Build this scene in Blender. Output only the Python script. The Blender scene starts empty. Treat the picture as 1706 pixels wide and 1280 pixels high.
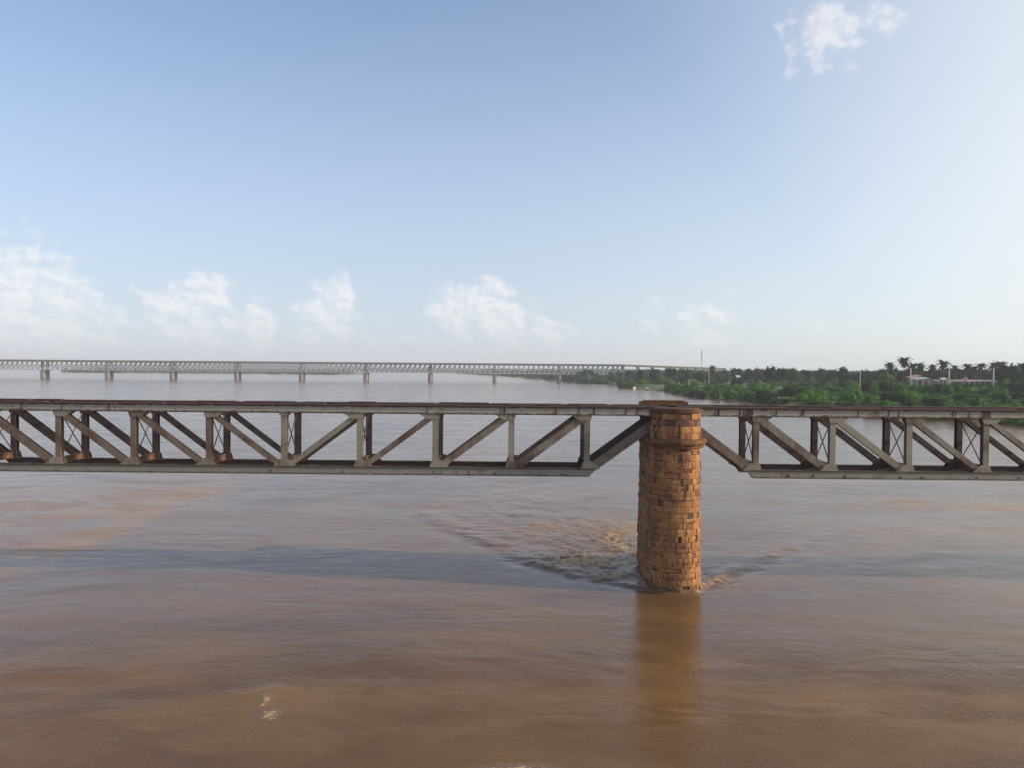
import bpy, math, random
import numpy as np
from mathutils import Vector, Matrix
random.seed(7); rng = np.random.default_rng(7)
R = math.radians
scene = bpy.context.scene
COL = scene.collection

# ------------------------------------------------------------------ camera
CAM_Z = 13.05
cam_d = bpy.data.cameras.new('camera'); cam = bpy.data.objects.new('camera', cam_d); COL.objects.link(cam)
cam_d.sensor_width = 36; cam_d.lens = 36*1250/1706; cam_d.clip_start = 0.3; cam_d.clip_end = 30000
base = Matrix.Rotation(R(90-1.26), 4, 'X') @ Matrix.Rotation(0.0080, 4, 'Z')
cam.matrix_world = Matrix.Translation((0, 0, CAM_Z)) @ base
scene.camera = cam

# ------------------------------------------------------------------ light
SUN_EL, SUN_AZ = 22.0, 99.0       # azimuth clockwise from +Y: low sun, nearly square to the view from the right
sd = Vector((math.sin(R(SUN_AZ))*math.cos(R(SUN_EL)), math.cos(R(SUN_AZ))*math.cos(R(SUN_EL)), math.sin(R(SUN_EL))))
sl = bpy.data.lights.new('sun', 'SUN'); sl.energy = 4.0; sl.angle = R(0.6); sl.color = (1.0, 0.84, 0.64)
so = bpy.data.objects.new('sun', sl); COL.objects.link(so)
so.rotation_euler = sd.to_track_quat('Z', 'Y').to_euler(); so.location = sd*200

def nd(nt, t, **kw):
    n = nt.nodes.new(t)
    for k, v in kw.items():
        if k.startswith('i_'): n.inputs[k[2:].replace('_', ' ')].default_value = v
        else: setattr(n, k, v)
    return n
class NT:
    """small helper for building node trees by expression"""
    def __init__(s, nt): s.nt = nt
    def __call__(s, t, **kw): return nd(s.nt, t, **kw)
    def link(s, a, b): s.nt.links.new(a, b)
    def setin(s, sock, v):
        if hasattr(v, 'is_output'): s.nt.links.new(v, sock)
        else: sock.default_value = v
    def math(s, op, a, b=0.0, c=0.0, clamp=False):
        n = s.nt.nodes.new('ShaderNodeMath'); n.operation = op; n.use_clamp = clamp
        for i, v in enumerate((a, b, c)): s.setin(n.inputs[i], v)
        return n.outputs[0]
    def mix(s, f, a, b):
        n = s.nt.nodes.new('ShaderNodeMix'); n.data_type = 'RGBA'
        s.setin(n.inputs[0], f); s.setin(n.inputs[6], a if hasattr(a, 'is_output') else (*a, 1)); s.setin(n.inputs[7], b if hasattr(b, 'is_output') else (*b, 1))
        return n.outputs[2]
    def mapr(s, v, a, b, c=0.0, d=1.0, smooth=True):
        n = s.nt.nodes.new('ShaderNodeMapRange'); n.interpolation_type = 'SMOOTHSTEP' if smooth else 'LINEAR'
        s.setin(n.inputs[0], v)
        for i, x in enumerate((a, b, c, d)): n.inputs[i+1].default_value = x
        return n.outputs[0]
    def noise(s, vec, scale=1.0, detail=4.0, rough=0.55, dist=0.0):
        n = s.nt.nodes.new('ShaderNodeTexNoise'); s.nt.links.new(vec, n.inputs['Vector'])
        n.inputs['Scale'].default_value = scale; n.inputs['Detail'].default_value = detail
        n.inputs['Roughness'].default_value = rough; n.inputs['Distortion'].default_value = dist
        return n.outputs[0]
    def mapping(s, vec, scale=(1, 1, 1), rot=(0, 0, 0), loc=(0, 0, 0)):
        n = s.nt.nodes.new('ShaderNodeMapping'); s.nt.links.new(vec, n.inputs[0])
        n.inputs['Scale'].default_value = scale; n.inputs['Rotation'].default_value = rot; n.inputs['Location'].default_value = loc
        return n.outputs[0]

world = bpy.data.worlds.new('World'); scene.world = world; world.use_nodes = True
wn = NT(world.node_tree); world.node_tree.nodes.clear()
sky = wn('ShaderNodeTexSky'); sky.sky_type = 'NISHITA'; sky.sun_disc = False
sky.sun_elevation = R(SUN_EL); sky.sun_rotation = R(SUN_AZ); sky.altitude = 0; sky.air_density = 1.0; sky.dust_density = .9; sky.ozone_density = 3.4
tc = wn('ShaderNodeTexCoord'); sep = wn('ShaderNodeSeparateXYZ'); wn.link(tc.outputs['Generated'], sep.inputs[0])
az = wn.math('ARCTAN2', sep.outputs[0], sep.outputs[1]); el = wn.math('ARCSINE', sep.outputs[2])
cv = wn('ShaderNodeCombineXYZ'); wn.link(az, cv.inputs[0]); wn.link(wn.math('MULTIPLY', el, 1.25), cv.inputs[1])
n1 = wn.noise(cv.outputs[0], 38, 7, 0.56); n0 = wn.noise(cv.outputs[0], 8, 4, 0.5, 0.3)
# cumulus heads: azimuth, elevation, half-widths (degrees), weight
def dirof(px, py):
    a = math.atan((px-853)/1250); return a, math.atan((612.5+.008*(px-853)-py)/1250*math.cos(a))
heads = [(10,480,95,70,1.0),(70,530,110,50,.9),(125,500,50,45,.75),(300,505,70,30,.85),(350,482,38,32,1.0),(330,545,75,28,.8),
         (430,540,45,38,.85),(555,495,38,35,1.0),(545,530,60,32,.8),(760,508,42,34,1.0),(815,490,48,34,.9),(840,530,55,40,.9),(915,548,62,22,.75),
         (150,562,230,26,.50),(620,562,330,20,.46),(1050,562,260,20,.42),(1085,515,45,32,.55),(1180,535,55,34,.72),(1208,482,20,22,.5),(1290,488,30,16,.42),(1370,545,50,28,.45),
         (1372,48,66,34,.85),(1425,38,74,22,.68),(1315,108,40,17,.52),(1330,62,66,34,.58),(1570,405,75,14,.36),(1450,368,60,8,.36)]
acc = None
for (px, py, w, h, s_) in heads:
    a0, e0 = dirof(px, py); wa, he = w/1250*1.15, h/1250*1.15
    dx = wn.math('MULTIPLY', wn.math('SUBTRACT', az, a0), 1/wa); dy = wn.math('MULTIPLY', wn.math('SUBTRACT', el, e0), 1/he)
    dy = wn.math('MAXIMUM', dy, wn.math('MULTIPLY', dy, .62))
    d2 = wn.math('ADD', wn.math('MULTIPLY', dx, dx), wn.math('MULTIPLY', dy, dy))
    g = wn.math('MULTIPLY', wn.math('EXPONENT', wn.math('MULTIPLY', d2, -0.9)), s_)
    acc = g if acc is None else wn.math('MAXIMUM', acc, g)
# the same kind of clouds go on round the rest of the horizon
band = wn.math('MULTIPLY', wn.mapr(el, .0, .05), wn.mapr(el, .20, .09))
outside = wn.mapr(wn.math('ABSOLUTE', az), 0.66, 0.80)
acc = wn.math('MAXIMUM', acc, wn.math('MULTIPLY', wn.math('MULTIPLY', band, outside), wn.mapr(n0, .42, .68)))
dens = wn.math('ADD', acc, wn.math('MULTIPLY', wn.math('SUBTRACT', n1, 0.5), 1.45))
cl = wn.mapr(dens, .34, .82)
cl = wn.math('MULTIPLY', cl, wn.mapr(acc, .06, .38))
cl = wn.math('MULTIPLY', cl, wn.mapr(el, .012, .085, 0.3, 1.0))
nsh = wn.noise(wn.mapping(cv.outputs[0], loc=(.007, .007, 0)), 38, 7, .56)
puff = wn.math('ADD', wn.mapr(wn.math('SUBTRACT', n1, nsh), -.10, .10, 0, .7), wn.mapr(acc, .3, .8, 0, .3))
ccol = wn.mix(puff, (3.9, 4.0, 4.45), (5.9, 5.5, 5.2))
# thin milky veil towards the horizon (water vapour in the air), even all the way round
hz = wn.mapr(el, .52, -.02, 0.16, .74)
sdv = wn('ShaderNodeVectorMath'); sdv.operation = 'DOT_PRODUCT'; wn.link(tc.outputs['Generated'], sdv.inputs[0]); sdv.inputs[1].default_value = sd
aure = wn.mapr(sdv.outputs['Value'], .0, .98, 0, .95)      # the vapour glows towards the sun
hz = wn.math('MAXIMUM', hz, wn.math('ADD', wn.math('MULTIPLY', hz, .75), aure, clamp=True))
vcol = wn.mix(wn.mapr(sdv.outputs['Value'], -.3, .9), (3.3, 3.6, 4.25), (5.2, 5.3, 5.15))
veil = wn.mix(hz, sky.outputs[0], vcol)
skyc = wn.mix(wn.math('MULTIPLY', cl, .47), veil, ccol)
bg = wn('ShaderNodeBackground'); bg.inputs['Strength'].default_value = 0.15; wn.link(skyc, bg.inputs['Color'])
wo = wn('ShaderNodeOutputWorld'); wn.link(bg.outputs[0], wo.inputs['Surface'])

scene.view_settings.view_transform = 'Standard'; scene.view_settings.look = 'None'
scene.view_settings.exposure = 0.36; scene.view_settings.gamma = 1; scene.view_settings.use_curve_mapping = False
scene.render.resolution_x = 1024; scene.render.resolution_y = 769
scene.render.engine = 'CYCLES'
scene.cycles.volume_bounces = 1; scene.cycles.max_bounces = 6

# ------------------------------------------------------------------ helpers
def at(px, py, Y):                     # world point at depth Y seen in that direction
    return Vector(((px-853)/1250*Y, Y, CAM_Z-(py-612.5-.008*(px-853))/1250*Y))

def link(o, parent=None):
    COL.objects.link(o)
    if parent is not None: o.parent = parent
    return o
def tag(o, label=None, cat=None, group=None, kind=None):
    for k, v in (('label', label), ('category', cat), ('group', group), ('kind', kind)):
        if v: o[k] = v
    return o
def empty(name, loc=(0, 0, 0), rz=0.0):
    o = bpy.data.objects.new(name, None); o.empty_display_size = .5; o.location = loc; o.rotation_euler = (0, 0, rz); return link(o)

class MB:
    def __init__(s): s.v = []; s.f = []; s.mi = []; s.cur = 0
    def add(s, vs, fs):
        b = len(s.v); s.v += [tuple(v) for v in vs]; s.f += [tuple(b+i for i in f) for f in fs]; s.mi += [s.cur]*len(fs); return s
    def box(s, x0, x1, y0, y1, z0, z1):
        return s.add([(x0,y0,z0),(x1,y0,z0),(x1,y1,z0),(x0,y1,z0),(x0,y0,z1),(x1,y0,z1),(x1,y1,z1),(x0,y1,z1)],
                     [(0,3,2,1),(4,5,6,7),(0,1,5,4),(1,2,6,5),(2,3,7,6),(3,0,4,7)])
    def bar(s, a, b, w, h, up=(0, 1, 0), w2=None, h2=None):   # bar from a to b; h along 'up', w across
        a, b = Vector(a), Vector(b); d = (b-a).normalized(); u = Vector(up); u = (u-d*u.dot(d)).normalized(); r = d.cross(u)
        w2 = w if w2 is None else w2; h2 = h if h2 is None else h2
        vs = []
        for p, W, H in ((a, w, h), (b, w2, h2)):
            for sx, sy in ((-1,-1),(1,-1),(1,1),(-1,1)): vs.append(p + r*(sx*W/2) + u*(sy*H/2))
        return s.add(vs, [(0,1,2,3),(4,7,6,5),(0,4,5,1),(1,5,6,2),(2,6,7,3),(3,7,4,0)])
    def tube(s, pts, rad, n=6):
        rad = rad if hasattr(rad, '__len__') else [rad]*len(pts); pts = [Vector(p) for p in pts]; vs = []; fs = []
        for i, p in enumerate(pts):
            d = (pts[min(i+1, len(pts)-1)]-pts[max(i-1, 0)]).normalized()
            u = Vector((0, 0, 1)) if abs(d.z) < .9 else Vector((1, 0, 0)); u = (u-d*u.dot(d)).normalized(); r = d.cross(u)
            for k in range(n): a = 2*math.pi*k/n; vs.append(p+(r*math.cos(a)+u*math.sin(a))*rad[i])
        for i in range(len(pts)-1):
            for k in range(n): fs.append((i*n+k, i*n+(k+1)%n, (i+1)*n+(k+1)%n, (i+1)*n+k))
        fs.append(tuple(range(n))[::-1]); fs.append(tuple((len(pts)-1)*n+k for k in range(n)))
        return s.add(vs, fs)
    def prism_y(s, poly, y0, y1):      # polygon in (x,z), extruded in y
        n = len(poly); vs = [(x, y0, z) for x, z in poly]+[(x, y1, z) for x, z in poly]
        return s.add(vs, [tuple(range(n)), tuple(range(2*n-1, n-1, -1))]+[(i, n+i, n+(i+1)%n, (i+1)%n) for i in range(n)])
    def prism_z(s, poly, z0, z1):
        n = len(poly); vs = [(x, y, z0) for x, y in poly]+[(x, y, z1) for x, y in poly]
        return s.add(vs, [tuple(range(n))[::-1], tuple(range(n, 2*n))]+[(i, (i+1)%n, n+(i+1)%n, n+i) for i in range(n)])
    def mesh(s, name, mats, smooth=False):
        me = bpy.data.meshes.new(name); me.from_pydata(s.v, [], s.f)
        for m in (mats if isinstance(mats, (list, tuple)) else [mats]): me.materials.append(m)
        if any(s.mi): me.polygons.foreach_set('material_index', s.mi)
        if smooth: me.polygons.foreach_set('use_smooth', [True]*len(me.polygons))
        me.update(); return me
    def build(s, name, mats, parent=None, smooth=False, kind=None):
        o = link(bpy.data.objects.new(name, s.mesh(name, mats, smooth)), parent)
        if kind: o['kind'] = kind
        return o

# ------------------------------------------------------------------ materials
def material(name):
    m = bpy.data.materials.new(name); m.use_nodes = True; m.node_tree.nodes.clear(); t = NT(m.node_tree)
    p = t('ShaderNodeBsdfPrincipled'); o = t('ShaderNodeOutputMaterial'); t.link(p.outputs[0], o.inputs[0])
    return m, t, p, o
def bump(t, p, h, strength, dist):
    b = t('ShaderNodeBump'); b.inputs['Strength'].default_value = strength; b.inputs['Distance'].default_value = dist
    t.link(h, b.inputs['Height']); t.link(b.outputs[0], p.inputs['Normal']); return b

def steel(name, paint, rust, lo, hi, rough=.65, edges=None):
    m, t, p, o = material(name); c = t('ShaderNodeTexCoord').outputs['Object']
    a = t.noise(c, .55, 6, .62); st = t.noise(t.mapping(c, (5, 5, .55)), 1.6, 5, .65); fine = t.noise(c, 9, 5, .7)
    v = t.math('ADD', t.math('MULTIPLY', a, .5), t.math('ADD', t.math('MULTIPLY', st, .34), t.math('MULTIPLY', fine, .16)))
    f = t.mapr(v, lo, hi)
    if edges:
        z = t('ShaderNodeSeparateXYZ'); t.link(c, z.inputs[0]); z = z.outputs[2]
        d = t.math('MINIMUM', t.math('SUBTRACT', z, edges[0]), t.math('SUBTRACT', edges[1], z))
        d = t.math('ADD', d, t.math('MULTIPLY', t.math('SUBTRACT', t.noise(t.mapping(c, (1.2, 1, 2)), 2.2, 6, .7), .46), .34))
        f = t.math('MAXIMUM', f, t.mapr(d, .115, .03))
    tone = t.mix(t.noise(c, 1.7, 4, .6), tuple(x*.72 for x in paint), tuple(min(1, x*1.22) for x in paint))
    rr = t.mix(t.noise(c, 3.1, 4, .7), tuple(x*.6 for x in rust), tuple(x*1.5 for x in rust))
    t.link(t.mix(f, tone, rr), p.inputs['Base Color']); p.inputs['Roughness'].default_value = rough
    bump(t, p, v, .35, .02); return m
M = {}
M['paint'] = steel('weathered_steel_paint', (.225, .20, .155), (.085, .040, .026), .43, .60)
M['paint2'] = steel('weathered_steel_paint_pale', (.265, .24, .19), (.10, .046, .028), .46, .64)
M['brown_paint'] = steel('browned_steel', (.175, .135, .10), (.075, .032, .022), .46, .62)
M['rust'] = steel('rusted_steel', (.070, .036, .030), (.15, .055, .024), .50, .68, .8)
M['dark_rust'] = steel('dark_rusted_steel', (.062, .042, .042), (.10, .050, .036), .50, .68, .8)
M['top_chord'] = steel('top_chord_steel', (.32, .30, .25), (.080, .038, .028), .52, .66, .65, (10.20, 10.64))
M['bottom_chord'] = steel('bottom_chord_steel', (.235, .225, .19), (.095, .055, .038), .53, .68, .65, (6.50, 7.01))
M['beam'] = steel('orange_rusted_beam', (.15, .072, .040), (.085, .042, .026), .50, .68, .8)
M['rod'] = steel('red_brown_rod', (.055, .022, .026), (.08, .03, .02), .5, .7)

def stone_mat(name, gain=1.0, joined=False):
    m, t, p, o = material(name); tcn = t('ShaderNodeTexCoord'); c = tcn.outputs['Object']; geo = t('ShaderNodeNewGeometry')
    # world position is used only for the wear pattern so that neighbouring stones share their stains
    pos = geo.outputs['Position']
    if joined: rnd = geo.outputs['Random Per Island']
    else: rnd = t('ShaderNodeObjectInfo').outputs['Random']
    ramp = t('ShaderNodeValToRGB'); t.link(rnd, ramp.inputs[0]); e = ramp.color_ramp; e.interpolation = 'LINEAR'
    cols = [(0, (.24, .105, .065)), (.08, (.34, .17, .085)), (.35, (.41, .225, .105)), (.6, (.37, .195, .09)), (.82, (.46, .275, .125)), (.94, (.35, .17, .10)), (1, (.12, .058, .045))]
    e.elements[0].position, e.elements[0].color = 0, (*cols[0][1], 1); e.elements[1].position, e.elements[1].color = 1, (*cols[-1][1], 1)
    for q, cc in cols[1:-1]: x = e.elements.new(q); x.color = (*cc, 1)
    big = t.noise(t.mapping(pos, (1, 1, .45)), .9, 5, .65); col = t.mix(t.mapr(big, .45, .66, 0, .75), ramp.outputs[0], (.15, .075, .05))
    cl_ = t.noise(t.mapping(pos, (1, 1, 1.7)), 1.5, 3, .6); col = t.mix(t.math('MULTIPLY', t.mapr(cl_, .54, .64, 0, .8), t.mapr(rnd, .25, .45, 0.15, 1)), col, (.125, .052, .038))
    streak = t.noise(t.mapping(pos, (4.5, 4.5, .5)), 1.5, 5, .7); col = t.mix(t.mapr(streak, .50, .68, 0, .7), col, (.10, .058, .045))
    lich = t.noise(pos, 2.7, 5, .7); col = t.mix(t.mapr(lich, .60, .76, 0, .45), col, (.30, .24, .15))
    fine = t.noise(pos, 17, 5, .75); col = t.mix(t.mapr(fine, .35, .72, 0, .55), col, (.13, .065, .04))
    zz = t('ShaderNodeSeparateXYZ'); t.link(pos, zz.inputs[0]); wet = t.mapr(t.math('ADD', zz.outputs[2], t.math('MULTIPLY', t.noise(pos, 2, 4, .6), -.7)), .22, -.15)
    col = t.mix(t.math('MULTIPLY', wet, .75), col, (.09, .055, .035))
    hsv = t('ShaderNodeHueSaturation'); hsv.inputs['Value'].default_value = gain; hsv.inputs['Saturation'].default_value = 1.12; t.link(col, hsv.inputs['Color'])
    t.link(hsv.outputs[0], p.inputs['Base Color']); p.inputs['Roughness'].default_value = .9
    h = t.math('ADD', t.noise(pos, 5, 6, .7), t.math('MULTIPLY', fine, .5)); bump(t, p, h, .8, .05); return m
M['stone'] = stone_mat('sandstone_block', 1.14); M['stone_j'] = stone_mat('sandstone_blocks_joined', 1.14, True)
M['cap_stone'] = stone_mat('weathered_capstone', .36, True); M['cornice'] = stone_mat('weathered_cornice', .58)
def flat(name, col, rough=.8, var=.3, scale=1.0, bumpy=0.0, metallic=0.0):
    m, t, p, o = material(name); c = t('ShaderNodeTexCoord').outputs['Object']
    n = t.noise(c, scale, 5, .6); t.link(t.mix(n, tuple(x*(1-var) for x in col), tuple(x*(1+var) for x in col)), p.inputs['Base Color'])
    p.inputs['Roughness'].default_value = rough; p.inputs['Metallic'].default_value = metallic
    if bumpy: bump(t, p, n, bumpy, .05)
    return m
M['mortar'] = flat('recessed_mortar', (.085, .05, .035), .95, .4, 5, .5)
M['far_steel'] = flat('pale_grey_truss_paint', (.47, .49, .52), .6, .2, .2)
M['far_deck'] = flat('brown_concrete_deck', (.28, .245, .22), .85, .25, .1)
M['far_rail_deck'] = flat('grey_rail_girder', (.26, .27, .28), .7, .25, .1)
M['far_pier'] = flat('brown_red_pier_masonry', (.185, .165, .165), .9, .3, .3)
M['far_tower'] = flat('grey_brown_portal', (.23, .20, .20), .8, .3, .3)
M['concrete'] = flat('pale_concrete', (.50, .48, .42), .85, .15, .6)
M['pole'] = flat('cream_concrete_pole', (.62, .60, .50), .8, .15, .8)
M['pole_base'] = flat('yellowed_pole_foot', (.60, .54, .26), .8, .2, .8)
M['trunk'] = flat('bark', (.11, .085, .06), .95, .4, 2, .6)
M['mast'] = flat('grey_mast_steel', (.22, .23, .24), .5, .2, .5)
M['pink_roof'] = flat('faded_pink_roof_sheet', (.36, .225, .23), .7, .25, .5)
M['orange_roof'] = flat('orange_tan_tiled_roof', (.44, .22, .12), .85, .3, .7)
M['blue_roof'] = flat('blue_grey_tarpaulin', (.23, .29, .36), .5, .2, .7)
M['white'] = flat('whitewash', (.72, .72, .70), .7, .1, .7)
M['plaster'] = flat('dull_plaster_wall', (.20, .17, .14), .9, .25, .5)
M['dark_open'] = flat('dark_opening', (.03, .03, .035), .8, .2, .5)
M['purple'] = flat('purple_cloth', (.22, .13, .40), .8, .2, 1)
M['wood'] = flat('brown_boat_planks', (.20, .10, .065), .8, .3, 1.2)
M['tan'] = flat('tan_plaster_shrine', (.52, .44, .33), .85, .15, .7)

def leaf_mat(name, dark, light):
    m, t, p, o = material(name); c = t('ShaderNodeTexCoord').outputs['Object']; oi = t('ShaderNodeObjectInfo').outputs['Random']; isl = t('ShaderNodeNewGeometry').outputs['Random Per Island']
    n = t.noise(c, .6, 4, .6); v = t.math('ADD', t.math('MULTIPLY', isl, .45), t.math('ADD', t.math('MULTIPLY', oi, .35), t.math('MULTIPLY', n, .3)))
    col = t.mix(t.mapr(v, .2, .9, 0, 1, False), dark, light)
    t.link(col, p.inputs['Base Color']); p.inputs['Roughness'].default_value = .6; p.inputs['Specular IOR Level'].default_value = .06
    tr = t('ShaderNodeBsdfTranslucent'); t.link(col, tr.inputs[0]); mx = t('ShaderNodeMixShader'); mx.inputs[0].default_value = .22
    t.link(p.outputs[0], mx.inputs[1]); t.link(tr.outputs[0], mx.inputs[2]); t.link(mx.outputs[0], o.inputs[0]); return m
M['leaf_mid'] = leaf_mat('mid_green_leaves', (.016, .056, .007), (.058, .150, .017))
M['leaf_bright'] = leaf_mat('fresh_green_leaves', (.040, .120, .009), (.100, .215, .020))
M['leaf_dark'] = leaf_mat('dark_green_leaves', (.007, .021, .008), (.022, .054, .016))
M['leaf_palm'] = leaf_mat('palm_fronds', (.020, .034, .020), (.042, .062, .030))
M['leaf_far'] = leaf_mat('distant_foliage', (.022, .045, .020), (.045, .080, .028))

# ------------------------------------------------------------------ terrain
BANK = [(-400, 420), (-120, 260), (0, 170), (60, 140), (100, 130), (175, 119), (206, 111), (269, 92), (343, 84), (401, 87), (440, 80), (478, 77), (560, 79), (630, 77), (720, 50), (800, 44), (1000, 18), (1165, -5), (1450, -70), (1700, -120), (2300, -400), (3200, -900)]
def bank_x(Y):
    for (a, xa), (b, xb) in zip(BANK, BANK[1:]):
        if a <= Y <= b: return xa+(xb-xa)*(Y-a)/(b-a)
    return BANK[0][1] if Y < BANK[0][0] else BANK[-1][1]
def bankw(Y): return bank_x(Y)+2.2*math.sin(Y*.11)+1.3*math.sin(Y*.37+1)+(1.5+Y*.004)*math.sin(Y*.043+2)
def gz(X, Y):                      # ground height inland of the bank
    d = X-bankw(Y)
    if d < 0: return max(-1.5, d*.35)
    return 2.6*(1-math.exp(-d/7)) + 2.0*(1-math.exp(-max(0, d-40)/60)) + .35*math.sin(X*.09+Y*.05)*min(1, d/20)

offs = [-8, -4, -1.5, 0, .8, 2, 4, 7, 11, 16, 24, 34, 48, 65, 90, 130, 180, 250, 350, 520, 800, 1300, 2200, 4000]
ys = list(np.arange(-400, 200, 20)) + list(np.arange(200, 760, 7)) + list(np.arange(760, 1700, 30)) + list(np.arange(1700, 3201, 100))
mb = MB(); n = len(offs)
vs = []; fs = []
for j, Y in enumerate(ys):
    for d in offs:
        X = bankw(Y)+d; vs.append((X, Y, gz(X, Y)))
for j in range(len(ys)-1):
    for i in range(n-1): fs.append((j*n+i, j*n+i+1, (j+1)*n+i+1, (j+1)*n+i))
m, t, p, o_ = material('riverbank_ground'); c = t('ShaderNodeNewGeometry').outputs['Position']
sp = t('ShaderNodeSeparateXYZ'); t.link(c, sp.inputs[0])
g = t.mix(t.noise(c, .12, 5, .65), (.045, .085, .022), (.085, .135, .035)); g = t.mix(t.mapr(t.noise(c, .035, 4, .6), .55, .72, 0, .5), g, (.16, .12, .075))
mud = t.mix(t.noise(c, .5, 4), (.12, .075, .045), (.20, .13, .08))
hgt = t.math('ADD', sp.outputs[2], t.math('MULTIPLY', t.noise(c, .3, 3), .9))
t.link(t.mix(t.mapr(hgt, .5, 1.3), mud, g), p.inputs['Base Color']); p.inputs['Roughness'].default_value = .95
bump(t, p, t.noise(c, 1.2, 5, .7), .8, .4); M['ground'] = m
go = MB().add(vs, fs).build('riverbank', M['ground'], smooth=True); tag(go, kind='structure')

def mound(name, outline, z, mat):    # low land with sloped edges
    k = MB(); cx = sum(p[0] for p in outline)/len(outline); cy = sum(p[1] for p in outline)/len(outline); nn = len(outline)
    vv = [(x, y, -1) for x, y in outline]+[(cx+(x-cx)*.985, cy+(y-cy)*.93, z) for x, y in outline]+[(cx, cy, z+.3)]
    ff = [(i, (i+1) % nn, nn+(i+1) % nn, nn+i) for i in range(nn)]+[(nn+i, nn+(i+1) % nn, 2*nn) for i in range(nn)]
    o = k.add(vv, ff).build(name, mat); tag(o, kind='structure'); return o
mound('far_island', [(-790, 1330), (-700, 1265), (-560, 1235), (-440, 1250), (-290, 1300), (-250, 1340), (-420, 1400), (-700, 1420)], 1.6, M['ground'])
mound('far_shore', [(-5800, 4700), (-3000, 4450), (-1200, 4300), (0, 3900), (900, 3300), (5800, 3300), (5800, 6300), (-5800, 6300)], 2.5, M['ground'])

# ------------------------------------------------------------------ river
PX = 9.74; YC1 = 44.5; YC2 = 48.2; PR = 1.5
def vnoise(x, y, seed):
    xi = np.floor(x).astype(np.int64); yi = np.floor(y).astype(np.int64); xf = x-xi; yf = y-yi
    u = xf*xf*xf*(xf*(xf*6-15)+10); v = yf*yf*yf*(yf*(yf*6-15)+10)
    def h(a, b):
        k = (a*374761393 + b*668265263 + seed*1442695041) & 0xffffffff
        k = ((k ^ (k >> 13))*1274126177) & 0xffffffff
        return ((k ^ (k >> 16)) & 0xffff)/65535.0
    return (h(xi, yi)*(1-u)+h(xi+1, yi)*u)*(1-v)+(h(xi, yi+1)*(1-u)+h(xi+1, yi+1)*u)*v-.5
def fb(x, y, seed, oct=4, g=.55):
    s = 0; a = 1
    for k in range(oct): s = s+a*vnoise(x*2**k+k*17.3, y*2**k+k*9.1, seed+k); a *= g
    return s
def axis(parts):
    o = []
    for a, b, st in parts: o += list(np.arange(a, b-1e-6, st))
    o.append(parts[-1][1]); return np.array(o)
def geo(a, b, n): return list(np.geomspace(a, b, n))
xs = np.array([-x for x in reversed(geo(62, 6000, 45))][:-1] + list(np.arange(-62, -7, .26)) + list(np.arange(-7, 19, .125)) + list(np.arange(19, 62, .26)) + geo(62, 6000, 45))
yy = np.array(list(np.linspace(-480, 8, 14)) + list(np.arange(9, 18, .6)) + list(np.arange(18, 42.5, .19)) + list(np.arange(42.5, 61, .115)) + list(np.arange(61, 66, .19)) + list(np.arange(66, 100, .45)) + geo(100, 6400, 110))
X, Y = np.meshgrid(xs, yy)
ang = .12*fb(X/40, Y/40, 3, 2)
Xr = X*np.cos(ang)+Y*np.sin(ang)
fade = np.clip((150-Y)/90, 0, 1)*np.clip((140-np.abs(X))/70, 0, 1)
calm = np.clip(.75+.9*fb(X/26, Y/9, 11, 3), .25, 1.35)
Z = .42*fade*calm*(.050*fb(Xr/4.6, Y/2.1, 21, 4, .55)+.022*fb(Xr/1.1, Y/.8, 31, 3, .6)+.05*fb(X/11, Y/6, 41, 2))
def seglines(pts):
    """distance to a polyline and the fraction along it"""
    best = np.full(X.shape, 1e9); fr = np.zeros(X.shape); side = np.zeros(X.shape); L = 0; tot = sum(math.dist(a, b) for a, b in zip(pts, pts[1:]))
    for a, b in zip(pts, pts[1:]):
        dx, dy = b[0]-a[0], b[1]-a[1]; l = math.hypot(dx, dy)
        tt = np.clip(((X-a[0])*dx+(Y-a[1])*dy)/l**2, 0, 1); ddx = X-a[0]-tt*dx; ddy = Y-a[1]-tt*dy; d = np.hypot(ddx, ddy)
        mk = d < best; best = np.where(mk, d, best); fr = np.where(mk, (L+tt*l)/tot, fr); side = np.where(mk, np.sign(dx*ddy-dy*ddx), side); L += l
    return best, fr, side
wob = 1.0*fb(X/2.2, Y/1.9, 51, 4)
foam = np.zeros(X.shape); turb = np.zeros(X.shape)
for pts, sgn, amp in (([(8.0, 44.4), (4.2, 46.9), (1.1, 51.0), (-2.5, 57.5), (-7, 65), (-14, 76)], -1, 1.0), ([(11.5, 44.6), (13.2, 47.0), (17, 51.5), (24, 58), (34, 67)], 1, .75)):
    d, fr, side = seglines(pts); sdist = (d*side*sgn)+wob*(.3+1.2*fr)
    w = .38+1.0*fr; h = amp*.13*np.exp(-fr*2.1)
    h = h*(1+1.6*fb(X/1.6, Y/1.3, 57, 3)); Z += h*np.exp(-(sdist/w)**2) - .65*h*np.exp(-((sdist+1.5*w)/w)**2) + .35*h*np.exp(-((sdist-2.6*w)/w)**2)
    inside = 1/(1+np.exp(-sdist*-2.0*1))
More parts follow.
